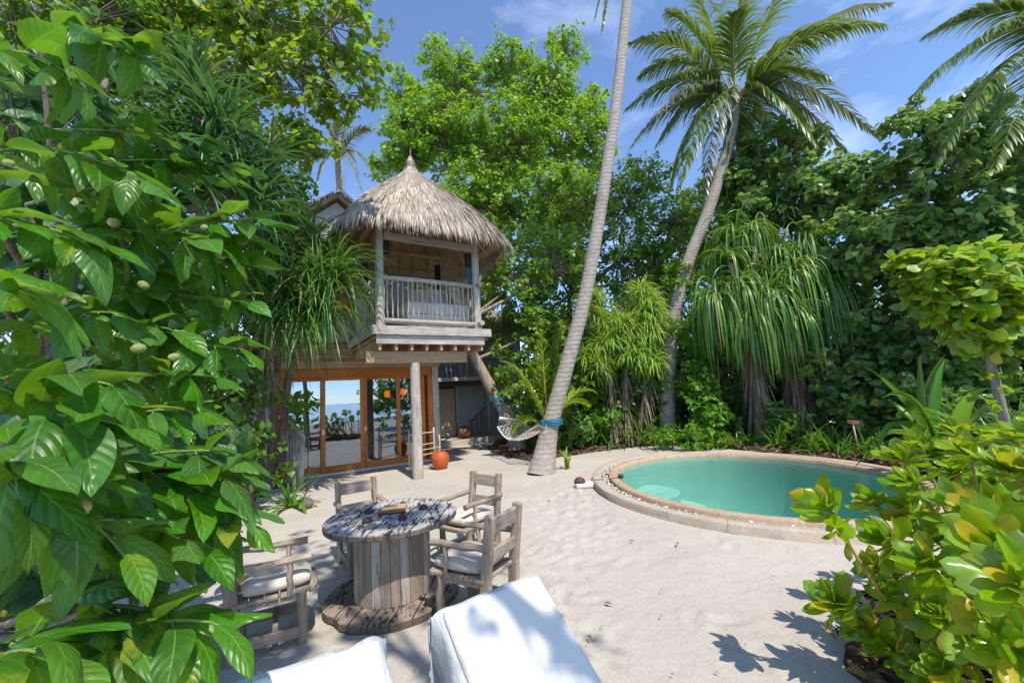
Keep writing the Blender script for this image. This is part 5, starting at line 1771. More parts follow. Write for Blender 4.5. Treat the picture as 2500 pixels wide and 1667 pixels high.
def vegetation():
    noni_tree()
    naupaka()
    g = lambda x, y, z=.06: np.r_[gz(x, y)[:2], z]
    # ---------- left side
    b = np.array([-3.4, 2.9, 0])
    tree('sea_hibiscus', 'broad heart leaved hibiscus shrub in shade behind the noni leaves', 'shrub', b, [b, b + [.1, .1, .9], b + [.2, .1, 1.9]],
         [blob(110, 900, 2.9, .75, .95, .5), blob(40, 400, 3.0, .7, .9, .5), blob(260, 1150, 2.7, .62, .5, .45), blob(130, 1350, 2.5, .6, .5, .4), blob(330, 900, 3.1, .5, .7, .4), blob(200, 640, 3.2, .6, .7, .4)],
         210, 7, .17, 1.0, HEART_T[0], M['heart'], M['bark'], tw=.25, r0=.05, uv=True, flat=.4)
    b = np.array([-5.6, 4.7, 0])
    tree('dark_thicket_tree', 'dense dark green tree closing the far left behind the noni', 'tree', b, [b, b + [.1, .1, 2], b + [.3, .2, 4.2], b + [.4, .2, 6]],
         [blob(60, 200, 5.2, 1.3, 1.4), blob(180, 60, 5.6, 1.2, 1.1), blob(80, 600, 5.2, 1.2, 1.5), blob(250, 400, 5.6, .9, 1.3), blob(120, 950, 5.0, 1.1, 1.1), blob(300, 760, 5.8, .9, 1.2), blob(320, 1080, 5.6, .9, .9), blob(430, 950, 6.6, .8, 1.0), blob(450, 1130, 6.4, .7, .6)],
         760, 20, .15, .62, T_OVAL, M['dark'], M['bark'], tw=.4, r0=.16)
    b = np.array([-6.4, 7.9, 0])
    tree('canopy_tree', 'yellow green round leaved tree arching over the upper left, branches showing', 'tree', b,
         [b, b + [.2, -.2, 2.5], b + [.6, -.5, 4.6], at(520, 330, 7.3), at(640, 140, 7.0)],
         [blob(600, 40, 6.8, .95, .7), blob(760, 60, 6.8, .75, .55), blob(830, 150, 6.9, .32, .30), blob(700, 210, 7.0, .75, .45), blob(790, 215, 7.0, .42, .22), blob(620, 330, 7.0, .55, .5), blob(540, 180, 6.8, .7, .55), blob(400, 60, 6.6, .9, .6), blob(690, 340, 7.2, .45, .30), blob(560, 430, 7.2, .45, .4), blob(250, 20, 6.2, .9, .5), blob(650, 430, 7.3, .32, .28)],
         560, 14, .125, .92, T_HEART, M['canopy'], M['palebark'], tw=.36, r0=.12, flat=.7, surf=.3)
    b = np.array([-8.2, 10.5, 0])
    tree('shade_tree', 'dark tree top hanging over the upper left corner behind the yellow green branches', 'tree', b, [b, b + [0, 0, 4], b + [.3, 0, 8.5]],
         [blob(330, 120, 9.5, 1.7, 1.5), blob(120, 60, 9.5, 1.7, 1.6), blob(480, 60, 9.5, 1.1, .9), blob(350, 430, 10, 1.6, 1.6), blob(480, 640, 10.5, 1.2, 1.5), blob(300, 700, 10, 1.6, 1.6), blob(450, 850, 10.5, 1.2, 1.2), blob(560, 760, 11, .9, 1.3), blob(550, 920, 10.6, .9, .9)],
         680, 20, .19, .75, T_OVAL, M['dark'], M['bark'], tw=.5, r0=.2)
    # pandanus beside the house
    b = gz(622, 1125)
    ros = [at(x, y, Y) for x, y, Y in ((450, 210, 5.6), (500, 300, 5.5), (400, 320, 5.4), (540, 400, 5.7), (450, 430, 5.4), (380, 470, 5.5), (580, 470, 6.0), (610, 380, 6.2))]
    pandanus('tall dark pandanus with sword leaves rising between noni and villa', np.array([b[0] - .4, b[1] - 2.6, 0]), ros, 90, 1.0, .055, M['pand_d'], 1.1, [[np.array([b[0] - .4, b[1] - 2.6, 0]), np.array([b[0] - .3, b[1] - 2.9, 1.6]), at(470, 470, 5.7)]], 0, 'pandanus trees', 100, tmat=M['bark'], rt=.12)
    ros = [at(x, y, Y) for x, y, Y in ((640, 590, 8.0), (700, 650, 7.9), (590, 640, 7.6), (660, 690, 7.7), (735, 650, 8.0), (600, 560, 8.2), (630, 740, 7.5), (690, 730, 7.8), (560, 700, 7.6), (715, 560, 8.3), (770, 640, 8.1), (740, 720, 7.9), (650, 520, 8.3))]
    pandanus('drooping pandanus clump in front of the balcony, hanging over the glass doors', b, ros, 135, 1.4, .038, M['pand_f'], 1.7, [[b, b + [-.05, .05, 1.3], at(650, 700, 8.0)], [b + [.16, .1, 0], b + [.1, .1, 1.2], at(690, 690, 8.1)], [b + [-.2, -.05, 0], b + [-.22, 0, 1.2], at(600, 720, 7.9)]], 0, 'pandanus trees', 118, rt=.10, tmat=M['bark'])
    # hanging dead fibres by the trunk
    fb = FB(); n = 230
    P = np.stack([at(x, y, Y) for x, y, Y in zip(rng.uniform(530, 628, n), rng.uniform(800, 870, n), rng.uniform(7.3, 8.2, n))])
    fb.add(*blades(P, rng.normal(0, .25, (n, 3)) + [0, 0, -1.], rng.uniform(.4, 1.0, n), .014, .6, 5, three=False))
    o = fb.obj('root_curtain', M['fibre'], off=b); o.location = b
    tag(o, 'curtain of dry aerial roots and dead fibres hanging beside the pandanus trunk', 'roots')
    c = gz(560, 1200)
    tree('shade_shrub', 'low dark shrub in the shade between noni leaves and pandanus trunk', 'shrub', np.array([-4.6, 7.2, 0]), [np.array([-4.6, 7.2, 0]), np.array([-4.6, 7.2, 1.2])],
         [blob(480, 1020, 7.0, .7, .8), blob(560, 930, 7.6, .6, .8), blob(590, 1080, 7.6, .38, .35), blob(420, 1100, 6.6, .7, .6)], 210, 14, .14, .7, T_OVAL, M['dark'], M['bark'], tw=.3, r0=.05)
    strap_plant('spider_lily', 'strap leaved lily clump at the foot of the pandanus trunk by the glass doors', 'plant', gz(668, 1165), 20, .85, .075, M['lily'], 15, 85, 1.3, 'strap leaved lilies')
    b = gz(705, 900)
    tree('house_sapling', 'small broad leaved sapling in front of the left glass door', 'shrub', np.array([-4.55, 9.0, 0]), [np.array([-4.55, 9.0, 0]), np.array([-4.5, 9.0, 1.0]), at(690, 930, 9.0)],
         [blob(690, 930, 9.0, .28, .2), blob(670, 970, 9.0, .2, .2)], 16, 7, .2, .62, T_OVAL, M['mid'], M['bark'], tw=.2, r0=.015)
    # coconut palm far behind the gable
    c = at(775, 365, 16)
    b = np.array([c[0] + .2, 16, 0])
    fr = [(at(x, y, Y), h) for x, y, Y, h in ((850, 300, 16, .9), (855, 400, 15.5, 1.3), (830, 440, 15, 1.6), (790, 450, 14.5, 1.6), (720, 450, 15, 1.5), (680, 400, 15.5, 1.4), (690, 320, 16.5, 1.), (740, 280, 16.5, .8), (800, 265, 17, .6), (660, 450, 16, 1.6), (780, 270, 15, .7))]
    palm_tree('small coconut palm rising far behind the gable roof', b, [b, b + [.1, 0, 5], c], [.18, .14, .11], c, fr, [M['rachis'], M['palmgrey']], 'coconut palms', 34, .6, .05)
    # ---------- the two tall coconut palms
    b = gz(1243, 1087)
    tp = [b, at(1254, 1030, 9.28), at(1268, 960, 9.3), at(1307, 820, 9.35), at(1348, 660, 9.4), at(1392, 400, 9.5), at(1420, 200, 9.6), at(1441, 0, 9.7)]
    tp[0] = tp[0] - [0, 0, .06]
    top = tp[-1] + np.array([.75, .1, 3.4]); tp.append(top)
    fr = []
    for k in range(15):
        a = 2 * PI * k / 15 + .2
        fr.append((top + np.array([2.9 * math.cos(a), 2.9 * math.sin(a), rng.uniform(-.6, 2.2)]), rng.uniform(1.0, 1.6)))
    fr.append((at(1384, 70, 9.3), 1.3)); fr.append((at(1368, 40, 9.7), 1.2))
    palm_tree('tall leaning coconut palm trunk in the middle with blue rope round it', b, tp, [.32, .235, .185, .168, .157, .147, .137, .128, .11], top, fr, [M['rachis'], M['palmleaf']], 'coconut palms', 44, .7, .05, nring=18)
    # root flare of the palm
    blue_wrap('blue rope wound round the tall palm, holding the hammock', at(1269, 968, 9.3), .212, (.10,))
    c = at(1690, 228, 12.6)
    b = np.r_[at(1530, 985, 12.6)[:2], .05]
    tp = [b, at(1533, 900, 12.6), at(1538, 820, 12.6), at(1553, 700, 12.6), at(1585, 590, 12.6), at(1625, 490, 12.6), at(1660, 380, 12.6), at(1681, 300, 12.6), at(1689, 240, 12.6)]
    FR = [(1445, 100, 12.0, 1.9), (1440, 250, 12.4, 1.5), (1470, 175, 14., 1.7), (1455, 330, 11.6, 1.6), (1510, 330, 12.8, 1.5), (1530, 470, 12.4, 2.2), (1560, 430, 11.2, 1.9), (1620, 450, 11.0, 2.2),
          (1535, 30, 13., 1.2), (1590, -50, 13.5, .6), (1700, -80, 13.8, .4), (1810, -40, 13.5, .7), (2030, 60, 12.4, 1.9), (2040, 10, 13.5, 1.7), (1950, 60, 11.2, 1.3),
          (2018, 315, 12.2, 2.4), (1945, 350, 11.3, 2.3), (1870, 330, 10.9, 1.9), (1900, 180, 10.7, 1.5), (1740, 400, 14.5, 2.0), (1690, 30, 11.2, 1.0), (1800, 340, 14.5, 2.0)]
    fr = [(at(x, y, Y), h, [M['rachis'], M['palmgrey']] if i in (3, 7, 15, 16, 13) else [M['rachis'], M['palmleaf']]) for i, (x, y, Y, h) in enumerate(FR)]
    for x, y in ((1695, 480), (1708, 420), (1672, 455)):
        fr.append((at(x, y, 12.9), .7, [M['fibre'], M['palmleaf']]))
    palm_tree('coconut palm with full crown of fronds against the blue sky', b, tp, [.24, .215, .20, .19, .185, .18, .165, .15, .14], c, fr, [M['rachis'], M['palmleaf']], 'coconut palms', 64, 1.25, .058, nring=16, droop=1.9)
    # palm outside the right edge, only its fronds reach in
    c = at(2520, 90, 7.4)
    b = np.array([c[0] + .8, 7.8, 0])
    fr = [(at(x, y, Y), h) for x, y, Y, h in ((2098, 225, 7.0, 1.5), (2150, 385, 6.7, 1.6), (2290, 380, 6.4, 1.3), (2380, 420, 6.6, 1.2), (2130, 80, 8.2, 1.2), (2700, 300, 7, 1.4), (2800, 100, 7.5, 1), (2600, -100, 8, .6), (2500, -120, 6.5, .7), (2420, -60, 8.5, .7))]
    palm_tree('coconut palm off the right edge whose long fronds hang into the upper right corner', b, [b, b + [-.3, 0, 3.5], c], [.2, .16, .13], c, fr, [M['rachis'], M['palmleaf']], 'coconut palms', 125, .95, .042, droop=1.1)
    # young palm behind the hammock
    b = np.array([*at(1262, 1010, 11.4)[:2], .06])
    fr = [(at(1163, 832, 11.0), .75), (at(1243, 770, 11.8), .2), (at(1290, 745, 12.4), .2), (at(1365, 900, 11.6), .9), (at(1180, 990, 11.2), .7), (at(1350, 930, 10.9), .8)]
    palm_tree('young coconut palm with lime green fronds behind the tall trunk', b, [b, b + [0, 0, .25], b + [0, 0, .45]], [.07, .06, .05], b + [0, 0, .45], fr, [M['ystem'], M['palmyoung']], None, 52, .55, .05, 'young_palm', .9, husk=False)
    # leaning old trunk holding the hammock, with its own crown
    q = [np.r_[at(1190, 1040, 12.9)[:2], .0], at(1180, 1000, 12.9), at(1160, 945, 12.9), at(1122, 880, 12.9), at(1092, 825, 12.8), at(1075, 790, 12.7), at(1060, 740, 12.7)]
    tree('leaning_tree', 'old tree with thick pale leaning trunk beside the balcony', 'tree', q[0], q, [blob(1180, 650, 13.3, .9, .8), blob(1050, 690, 14.2, .8, .8), blob(1120, 560, 13.6, .8, .8), blob(1230, 760, 13.2, .7, .7), blob(1270, 620, 13.6, .9, .9)],
         300, 16, .14, .9, T_HEART, M['mid'], M['palebark'], r0=.25, tw=.4)
    blue_wrap('blue rope wound round the leaning trunk, holding the far end of the hammock', at(1150, 915, 12.85), .27, (.2,))
    # ---------- middle background
    b = np.array([-1.5, 19.5, 0])
    tree('bright_tree', 'tall bright green tree rising behind the thatched pavilion', 'tree', b, [b, b + [.3, 0, 4], b + [.8, 0, 8], at(1170, 380, 19), at(1180, 220, 19)],
         [blob(1160, 330, 18.5, 2.4, 2.0), blob(1000, 300, 18.5, 2.0, 1.8), blob(1250, 220, 19, 1.6, 1.5), blob(1300, 110, 19, .75, .9), blob(1050, 190, 19, 1.5, 1.3), blob(1170, 150, 19, 1.1, 1.0), blob(1330, 330, 18.5, 1.5, 1.7), blob(930, 220, 19, .9, .7), blob(940, 330, 18, 1.2, 1.2), blob(1090, 480, 18, 2.0, 1.8), blob(1270, 480, 18, 2.0, 1.8), blob(1000, 130, 19, .55, .5), blob(1370, 250, 19, .6, .9), blob(900, 390, 18, .7, .6), blob(1040, 660, 17, 1.7, 1.5), blob(980, 620, 16, 1.2, 1.2), blob(1100, 610, 16, 1.1, 1.2)],
         2700, 24, .19, .78, T_OVAL, M['bright'], M['palebark'], tw=.62, r0=.3, flat=.6, surf=.5)
    b = np.array([2.2, 16.0, 0])
    tree('bushy_tree', 'dark bushy tree between the tall palm and the balcony', 'tree', b, [b, b + [0, 0, 2.5], b + [.2, 0, 5.5]],
         [blob(1260, 600, 15.5, 1.5, 1.4), blob(1440, 450, 15.5, 1.2, 1.2), blob(1420, 600, 15.5, 1.4, 1.4), blob(1320, 760, 15, 1.4, 1.2), blob(1490, 400, 15.5, .7, .6), blob(1530, 520, 15, 1.0, 1.0), blob(1200, 740, 15, 1.2, 1.2), blob(1480, 720, 15, 1.2, 1.1), blob(1500, 620, 15.5, 1.1, 1.1), blob(1350, 480, 16, 1.1, 1.2)],
         1150, 22, .15, .72, T_OVAL, M['mid'], M['bark'], tw=.5, r0=.2)
    b = np.array([6.3, 17.0, 0])
    tree('bushy_tree', 'yellowish green bushy tree behind the foot of the crowned palm', 'tree', b, [b, b + [0, 0, 2.5], b + [.2, 0, 5]],
         [blob(1590, 520, 16.5, 1.3, 1.4), blob(1560, 640, 16.5, 1.5, 1.3), blob(1660, 560, 16.5, 1.4, 1.3), blob(1640, 450, 16.5, .8, .7), blob(1580, 760, 16, 1.4, 1.3), blob(1700, 480, 17, 1.2, 1.2)],
         700, 22, .16, .72, T_OVAL, M['bright'], M['bark'], tw=.5, r0=.2)
    b = np.array([0.9, 14.4, 0])
    tree('heart_leaf_shrub', 'heart leaved green shrub behind hammock and young palm', 'shrub', b, [b, b + [0, 0, 1.2], b + [.1, 0, 2.6]],
         [blob(1200, 880, 12.9, .75, .8), blob(1270, 800, 13.2, .9, .8), blob(1160, 840, 13, .4, .6), blob(1330, 900, 12.8, .8, .7), blob(1240, 960, 12.6, .7, .5), blob(1350, 790, 13.4, .8, .7), blob(1320, 1000, 12.2, .45, .35)],
         430, 15, .125, .92, T_HEART, M['mid'], M['bark'], tw=.32, r0=.08)
    # far backdrop trees closing the gaps
    for x, Y, l, h in ((700, 26, 'far dark tree line tree behind villa gable', 7.5), (1050, 27, 'far dark tree behind the bright green tree', 8.5), (1400, 25, 'far dark tree behind the tall palm trunk', 8), (1750, 23, 'far dark tree behind the crowned palm', 7), (2150, 21, 'far dark tree at the right behind the grey green thicket', 7.5), (2500, 17, 'far dark tree beyond the right edge of the thicket', 6.5)):
        b = np.r_[at(x, 900, Y)[:2], 0]
        tree('backdrop_tree', l, 'tree', b, [b, b + [0, 0, h * .5], b + [0, 0, h * .8]], [(b + [0, 0, h * .62], (3.2, 1.6, h * .36)), (b + [-1.9, 0, h * .36], (2.3, 1.5, h * .3)), (b + [1.9, 0, h * .36], (2.3, 1.5, h * .3)), (b + [0, 0, 1.0], (3., 1.3, 1.4))],
             430, 20, .30, .72, T_OVAL, M['dark'] if x != 1050 else M['mid'], M['bark'], 'backdrop trees', tw=.7, r0=.3)
    # small light pandanus between the palms
    ros = []
    r9 = np.random.default_rng(9)
    for k in range(36):
        u, v_ = r9.uniform(-1, 1), r9.uniform(-1, 1)
        ros.append(at(1437 + 88 * u, 745 + 85 * v_ + 25 * abs(u), 12.1 + .4 * (1 - v_) * .5 + r9.uniform(-.25, .25)))
    b = np.r_[at(1440, 1000, 12.3)[:2], .06]
    pandanus('light green pandanus with many small rosettes between the two tall palms', b, ros, 105, .76, .042, M['pand_l'], 2.1, [[b, b + [0, 0, .9], at(1440, 800, 12.4)], [b + [.3, 0, 0], b + [.5, 0, .8], at(1485, 830, 12.4)], [b + [-.3, 0, 0], b + [-.4, 0, .8], at(1400, 830, 12.4)]], 60, 'pandanus trees', 110, rt=.06, limbs=False)
    # big drooping pandanus right of the crowned palm
    ros = [at(x, y, Y) for x, y, Y in ((1672, 600, 11.3), (1735, 540, 11.6), (1795, 600, 11.3), (1855, 575, 11.4), (1700, 670, 11.0), (1765, 690, 10.8), (1825, 640, 10.8), (1880, 670, 10.9), (1645, 700, 11.2), (1730, 745, 10.8), (1815, 740, 10.6), (1690, 545, 11.7))]
    b = np.r_[at(1760, 985, 11.4)[:2], .05]
    pandanus('large pandanus with long curtains of drooping leaves and shaggy brown trunks', b, ros, 210, 2.0, .05, M['pand_m'], 2.5, [[b - [.15, 0, 0], b + [-.2, 0, 1.5], at(1725, 700, 11.2)], [b + [.85, -.3, 0], b + [.75, -.2, 1.3], at(1820, 710, 11.)]], 420, 'pandanus trees', 62, rt=.17, nseg=10, a0=4, early=2.2, ax_j=.3)
    ros = [at(1815, 510, 12.6), at(1850, 545, 12.6), at(1780, 540, 12.6)]
    b = np.r_[at(1830, 985, 12.8)[:2], .05]
    pandanus('upright dark pandanus head behind the large drooping one', b, ros, 50, 1.9, .06, M['pand_d'], 1.5, [[b, b + [0, 0, 2], at(1815, 560, 12.7)]], 0, 'pandanus trees', 80, rt=.12)
    # ---------- right thicket of grey-green hibiscus
    b = np.array([8.4, 12.4, 0])
    tree('hibiscus_tree', 'leafy hibiscus tree at the right of the palm crown, top against the sky', 'tree', b, [b, b + [.1, 0, 2.2], b + [.3, 0, 4.6], at(1850, 400, 12)],
         [blob(1790, 360, 12.5, 1.1, .8), blob(1900, 450, 11.8, 1.1, .9), blob(1980, 440, 11.3, .9, .7), blob(1760, 470, 12.6, 1.0, .9), blob(1940, 600, 11.0, 1.0, 1.1), blob(1850, 330, 12.6, .5, .4), blob(1700, 420, 13, .8, .9)],
         560, 15, .19, .98, T_HEART, M['hib'], M['bark'], tw=.42, r0=.14, flat=.6)
    b = np.array([9.6, 9.4, 0])
    tree('hibiscus_tree', 'tall grey green hibiscus tree beside the hanging fronds at right', 'tree', b, [b, b + [0, 0, 2], b + [0, 0, 4.4], at(2150, 330, 9.2)],
         [blob(2110, 420, 9.6, .95, .8), blob(2170, 310, 9.6, .62, .55), blob(2085, 300, 9.8, .35, .45), blob(2240, 250, 10, .62, .35), blob(2060, 560, 9.6, .9, .8), blob(2200, 560, 9.2, .9, .8), blob(2300, 360, 9.4, .7, .6), blob(2120, 250, 10, .3, .3)],
         520, 15, .18, .98, T_HEART, M['hib'], M['bark'], tw=.36, r0=.12, flat=.6)
    b = np.array([11.0, 8.6, 0])
    tree('hibiscus_tree', 'deep green hibiscus tree at the right edge under the fronds', 'tree', b, [b, b + [0, 0, 2], b + [0, 0, 4.]],
         [blob(2330, 480, 9, .9, .8), blob(2270, 600, 9, .9, .8), blob(2360, 700, 8.4, .9, .9), blob(2250, 740, 8.8, .8, .8), blob(2400, 380, 9.4, .9, .8)],
         380, 15, .18, .98, T_HEART, M['hib2'], M['bark'], tw=.36, r0=.12)
    b = np.array([9.2, 10.2, 0])
    tree('hibiscus_shrub', 'shadowy deep green hibiscus thicket right of the pandanus curtain', 'shrub', b, [b, b + [0, 0, 1], b + [0, 0, 2.4]],
         [blob(1960, 760, 10.6, .8, .9), blob(2060, 720, 10.2, .9, 1.), blob(1990, 900, 10.2, .8, .7), blob(2090, 880, 9.8, .9, .8), blob(2180, 830, 9.4, .9, .8), blob(1930, 960, 10.4, .5, .4), blob(2040, 990, 9.7, .6, .35), blob(2220, 950, 9., .9, .6)],
         470, 14, .18, .98, T_HEART, M['hib2'], M['bark'], tw=.34, r0=.07)
    b = np.array([7.7, 10.4, .05])
    tree('hibiscus_shrub', 'small grey green hibiscus clump in front of the pandanus trunks', 'shrub', b, [b, b + [0, 0, .7], b + [.05, 0, 1.3]],
         [blob(1880, 850, 10.4, .38, .42), blob(1950, 930, 10.3, .4, .3), blob(1850, 1000, 10.2, .2, .15), blob(1800, 960, 10.8, .25, .2)],
         80, 13, .17, .98, T_HEART, M['hib'], M['bark'], tw=.26, r0=.03)
    # lime-green vine between palm and pandanus
    b = np.array([5.6, 11.6, .05])
    tree('lime_vine', 'lime green heart leaved vine climbing between the crowned palm and the pandanus', 'vine', b, [b, b + [.1, 0, 1.2], b + [.2, 0, 2.6]],
         [blob(1600, 880, 11.6, .45, .5), blob(1630, 960, 11.2, .45, .4), blob(1590, 760, 12, .5, .4), blob(1560, 640, 12.6, .4, .5), blob(1650, 800, 11.8, .5, .4), blob(1610, 1005, 10.9, .4, .2)],
         240, 14, .13, .8, T_OVAL, M['lime'], M['stem'], tw=.26, r0=.03)
    b = np.array([5.5, 12.4, .05])
    tree('dark_shrub', 'dark round leaved shrub behind the lime green vine', 'shrub', b, [b, b + [0, 0, 1.5]], [blob(1590, 880, 12.8, .9, .9), blob(1680, 880, 12.6, .7, .9), blob(1500, 900, 13, .8, .8), blob(1420, 930, 13, .8, .7), blob(1700, 980, 11.9, .6, .35)], 360, 15, .13, .8, T_HEART, M['hib2'], M['bark'], tw=.34, r0=.05)
    # tree behind the viewpoint whose crown dapples table and loungers
    b = np.array([4.6, -2.6, 0])
    tree('shade_tree', 'spreading tree behind the loungers that dapples the table with shade', 'tree', b, [b, b + [-.3, .3, 2.5], b + [-1.2, 1.0, 5.2], np.array([1.9, -1.3, 7.4])],
         [(np.array([1.25, -.5, 8.2]), (1.3, 1.3, .6)), (np.array([.1, .4, 8.2]), (1.1, 1.2, .6)), (np.array([2.5, -2.3, 8.4]), (.8, .8, .4))],
         95, 13, .15, .8, T_OVAL, M['mid'], M['bark'], tw=.5, r0=.14, surf=.2, twfrac=.5)
    b = np.array([8.4, 1.0, 0])
    tree('beach_hedge_tree', 'leafy tree beyond the right edge, mirrored in the right glass doors', 'tree', b, [b, b + [0, 0, 1.4], b + [.1, 0, 2.8]],
         [(b + [0, 0, 2.6], (1.6, 1.6, 1.5)), (b + [.3, 1.2, 1.4], (1.3, 1.2, 1.2)), (b + [.2, -1.2, 1.6], (1.3, 1.3, 1.3)), (b + [0, .2, 4.0], (1.1, 1.1, .9))], 420, 16, .17, .8, T_OVAL, M['mid'], M['bark'], tw=.4, r0=.1)
    for i, (x, Y, l) in enumerate(((1290, 17.5, 'shadowy understory shrub behind the hammock'), (1420, 17, 'shadowy understory shrub behind the light green pandanus'), (1540, 16.5, 'shadowy understory shrub behind the crowned palm'), (1680, 15.5, 'shadowy understory shrub behind the lime vine'),
                          (1800, 14.5, 'shadowy understory shrub behind the shaggy trunks'), (1930, 13.5, 'shadowy understory shrub behind the wooden sign'), (2060, 13, 'shadowy understory shrub behind the palm grass'), (2200, 12, 'shadowy understory shrub behind the bent trunk'), (2350, 10.5, 'shadowy understory shrub at the right edge'))):
        b = np.r_[at(x, 950, Y)[:2], .05]
        tree('understory_shrub', l, 'shrub', b, [b, b + [0, 0, .8], b + [0, 0, 1.6]], [(b + [0, 0, 1.9], (1.5, .7, 1.3)), (b + [.3, 0, .6], (1.5, .7, .6))], 300, 16, .2, .8, T_OVAL, M['dark'], M['bark'], 'shrubs in the shade under the trees', tw=.4, r0=.06)
    # ---------- clipped yellow-green tree on the right
    b = np.array([7.15, 5.05, .0])
    q = [b, np.array([6.9, 5.05, .45]), at(2312, 985, 5.1), at(2292, 900, 5.1), at(2268, 800, 5.1), at(2238, 720, 5.1)]
    root = thing('sea_lettuce_tree', 'small pruned yellow green tree with bare bent grey trunk at right', 'tree', b)
    MB().tube(q, [.06, .055, .05, .046, .042, .035], 10).build('trunk', M['greybark'], root, True, off=b)
    bl = [blob(2200, 660, 5.0, .45, .38, .4), blob(2250, 640, 5.1, .45, .38, .4), blob(2160, 640, 5.0, .35, .28, .3), blob(2240, 720, 5., .42, .32, .36), blob(2110, 605, 5.0, .2, .10, .2), blob(2290, 690, 5.1, .27, .3, .3), blob(2260, 775, 5.05, .2, .14, .2)]
    R_T = (SPOON_T[0][0] * np.array([1.5, 1, 1]), SPOON_T[0][1], SPOON_T[0][2])
    fb, P0, P1, Ck = crown(bl, 330, 9, .15, 1.3, R_T, .12, .5, .35, .9, .1)
    fb.obj('crown', M['round'], root, b)
    s2 = FB(); s2.add(*sticks(Ck + (P0 - Ck) * .1, P0, .014, .006, 5)); s2.add(*sticks(P0, P1, .006, .003, 4)); s2.obj('branches', M['greybark'], root, b)
    for x, y in ((2262, 868), (2292, 862), (2284, 938), (2262, 800), (2306, 900)):
        p = at(x, y, 5.02); n = 11
        fb = FB()
        fb.add(*inst(R_T, np.repeat(p[None], n, 0) + rng.normal(0, .02, (n, 3)), dirs_cone(n, [-.2, -.6, .6], 10, 90), np.tile([0, -.3, 1.], (n, 1)) + rng.normal(0, .3, (n, 3)), .085 * rng.uniform(.7, 1.2, n)))
        fb.obj('sprout', M['round'], root, b)
    # pleated palm-grass
    for x, y, Y, n, L, W, l in ((2165, 1000, 6.6, 10, 2.1, .27, 'big pleated palm grass with arching broad leaves behind the naupaka'), (2235, 990, 6.3, 8, 1.6, .22, 'smaller pleated palm grass clump close to the pruned tree')):
        b = np.r_[at(x, y, Y)[:2], .06]
        strap_plant('palm_grass', l, 'plant', b, n, L, W, M['pleat'], 6, 48, 2.0, 'palm grass clumps', .7, .05, axis=(-.35, -.35, .9), nseg=10, taper=1.7)
    strap_plant('palm_grass', 'upright single pleated leaf plant before the dark thicket', 'plant', np.r_[at(2125, 960, 8.4)[:2], .3], 5, 1.7, .2, M['pleat'], 4, 30, .8, 'palm grass clumps', .9, .05, nseg=9)
    strap_plant('variegated_lily', 'orange and yellow fading broad leaves behind the bent grey trunk', 'plant', np.r_[at(2350, 990, 5.9)[:2], .5], 12, .8, .1, leaf_mat('orange_leaf', (.40, .22, .02), (.6, .4, .03), yellow=.3), 30, 90, 1., None)
    # grasses and lilies along the bed edge
    L = [(1840, 1030, 26, .9, .06, 'rosette of strap leaves beside the wooden sign'), (1905, 1040, 24, .62, .05, 'spiky rosette plant left of the wooden sign'), (1700, 1012, 40, 1.35, .055, 'dense strap leaved clump behind the middle of the pool'),
         (1765, 1010, 40, 1.4, .055, 'tall strap leaved clump below the pandanus trunks'), (1665, 1012, 26, 1.0, .05, 'strap leaved clump right of the lime green bush'), (1470, 1005, 60, 1.4, .04, 'tall grassy clump between the two palms'), (1400, 1012, 40, 1.1, .042, 'grassy clump right of the young palm'),
         (1520, 1015, 18, .62, .05, 'low strap clump at the foot of the crowned palm'), (1350, 1015, 24, .7, .04, 'low grassy clump right of the tall palm trunk'), (1290, 1030, 16, .55, .04, 'grassy tuft just behind the tall palm base'), (1440, 1025, 14, .5, .045, 'small pale strap clump at the bed edge left of the pool'),
         (1800, 1035, 20, .6, .05, 'low strap clump at the back rim of the pool'), (1560, 985, 22, 1.0, .04, 'strap clump in shade behind the crowned palm'), (2250, 1000, 30, 1.3, .035, 'thin arching grass clump left of the bent grey trunk'), (2330, 960, 26, 1.4, .045, 'thin arching grass at the right edge behind the bent trunk'), (1230, 1010, 16, .6, .04, 'grassy tuft under the hammock'), (1730, 1026, 18, .5, .045, 'small strap tuft behind the pool rim, in line with the shaggy trunks'), (1870, 1046, 16, .45, .045, 'small strap tuft close to the wooden sign, on its left'),
         (1935, 1052, 16, .5, .045, 'small strap tuft in front of the wooden sign'), (2010, 1058, 18, .55, .045, 'small strap tuft at the right of the wooden sign'), (1600, 1022, 14, .45, .045, 'small strap tuft between low lime bush and pool rim'), (1690, 1030, 14, .42, .045, 'smallest strap tuft at the middle of the back rim')]
    for x, y, n, ll, w, l in L:
        p = gz(x, y)
        if p[1] > 12.8: p = np.r_[at(x, y, 12.4)[:2], 0]
        if x > 2200: p = np.r_[at(x, y, 6.6)[:2], 0]
        p[2] = .06
        strap_plant('spider_lily', l, 'plant', p, int(n * 1.6), ll * 1.2, w * 1.1, M['lily'], 6, 72, 1.35, 'strap leaved lilies', spread=.11)
    strap_plant('palm_seedling', 'coconut seedling sprouting from the sand beside the tall palm', 'plant', gz(1303, 1078), 7, .55, .07, M['palmyoung'], 5, 50, .9, None, .6, .02)
    # little bright shrubs at the bed edge
    for x, y, Y, r, l in ((1530, 1000, 11.4, .36, 'low bright green bush at the foot of the crowned palm'), (1625, 1010, 10.9, .42, 'low lime bush at the back rim of the pool'), (1390, 960, 12.3, .4, 'small light green sapling beside the grassy clump')):
        p = at(x, y, Y); b = np.r_[p[:2], .05]
        tree('low_shrub', l, 'shrub', b, [b, b + [0, 0, .15], b + [0, 0, .3]], [(np.r_[p[:2], max(.25, p[2])], (r, r * .8, r * .5))], 55, 12, .10, .6, T_OVAL, M['lime'], M['stem'], 'low bushes at the bed edge', tw=.16, r0=.02)
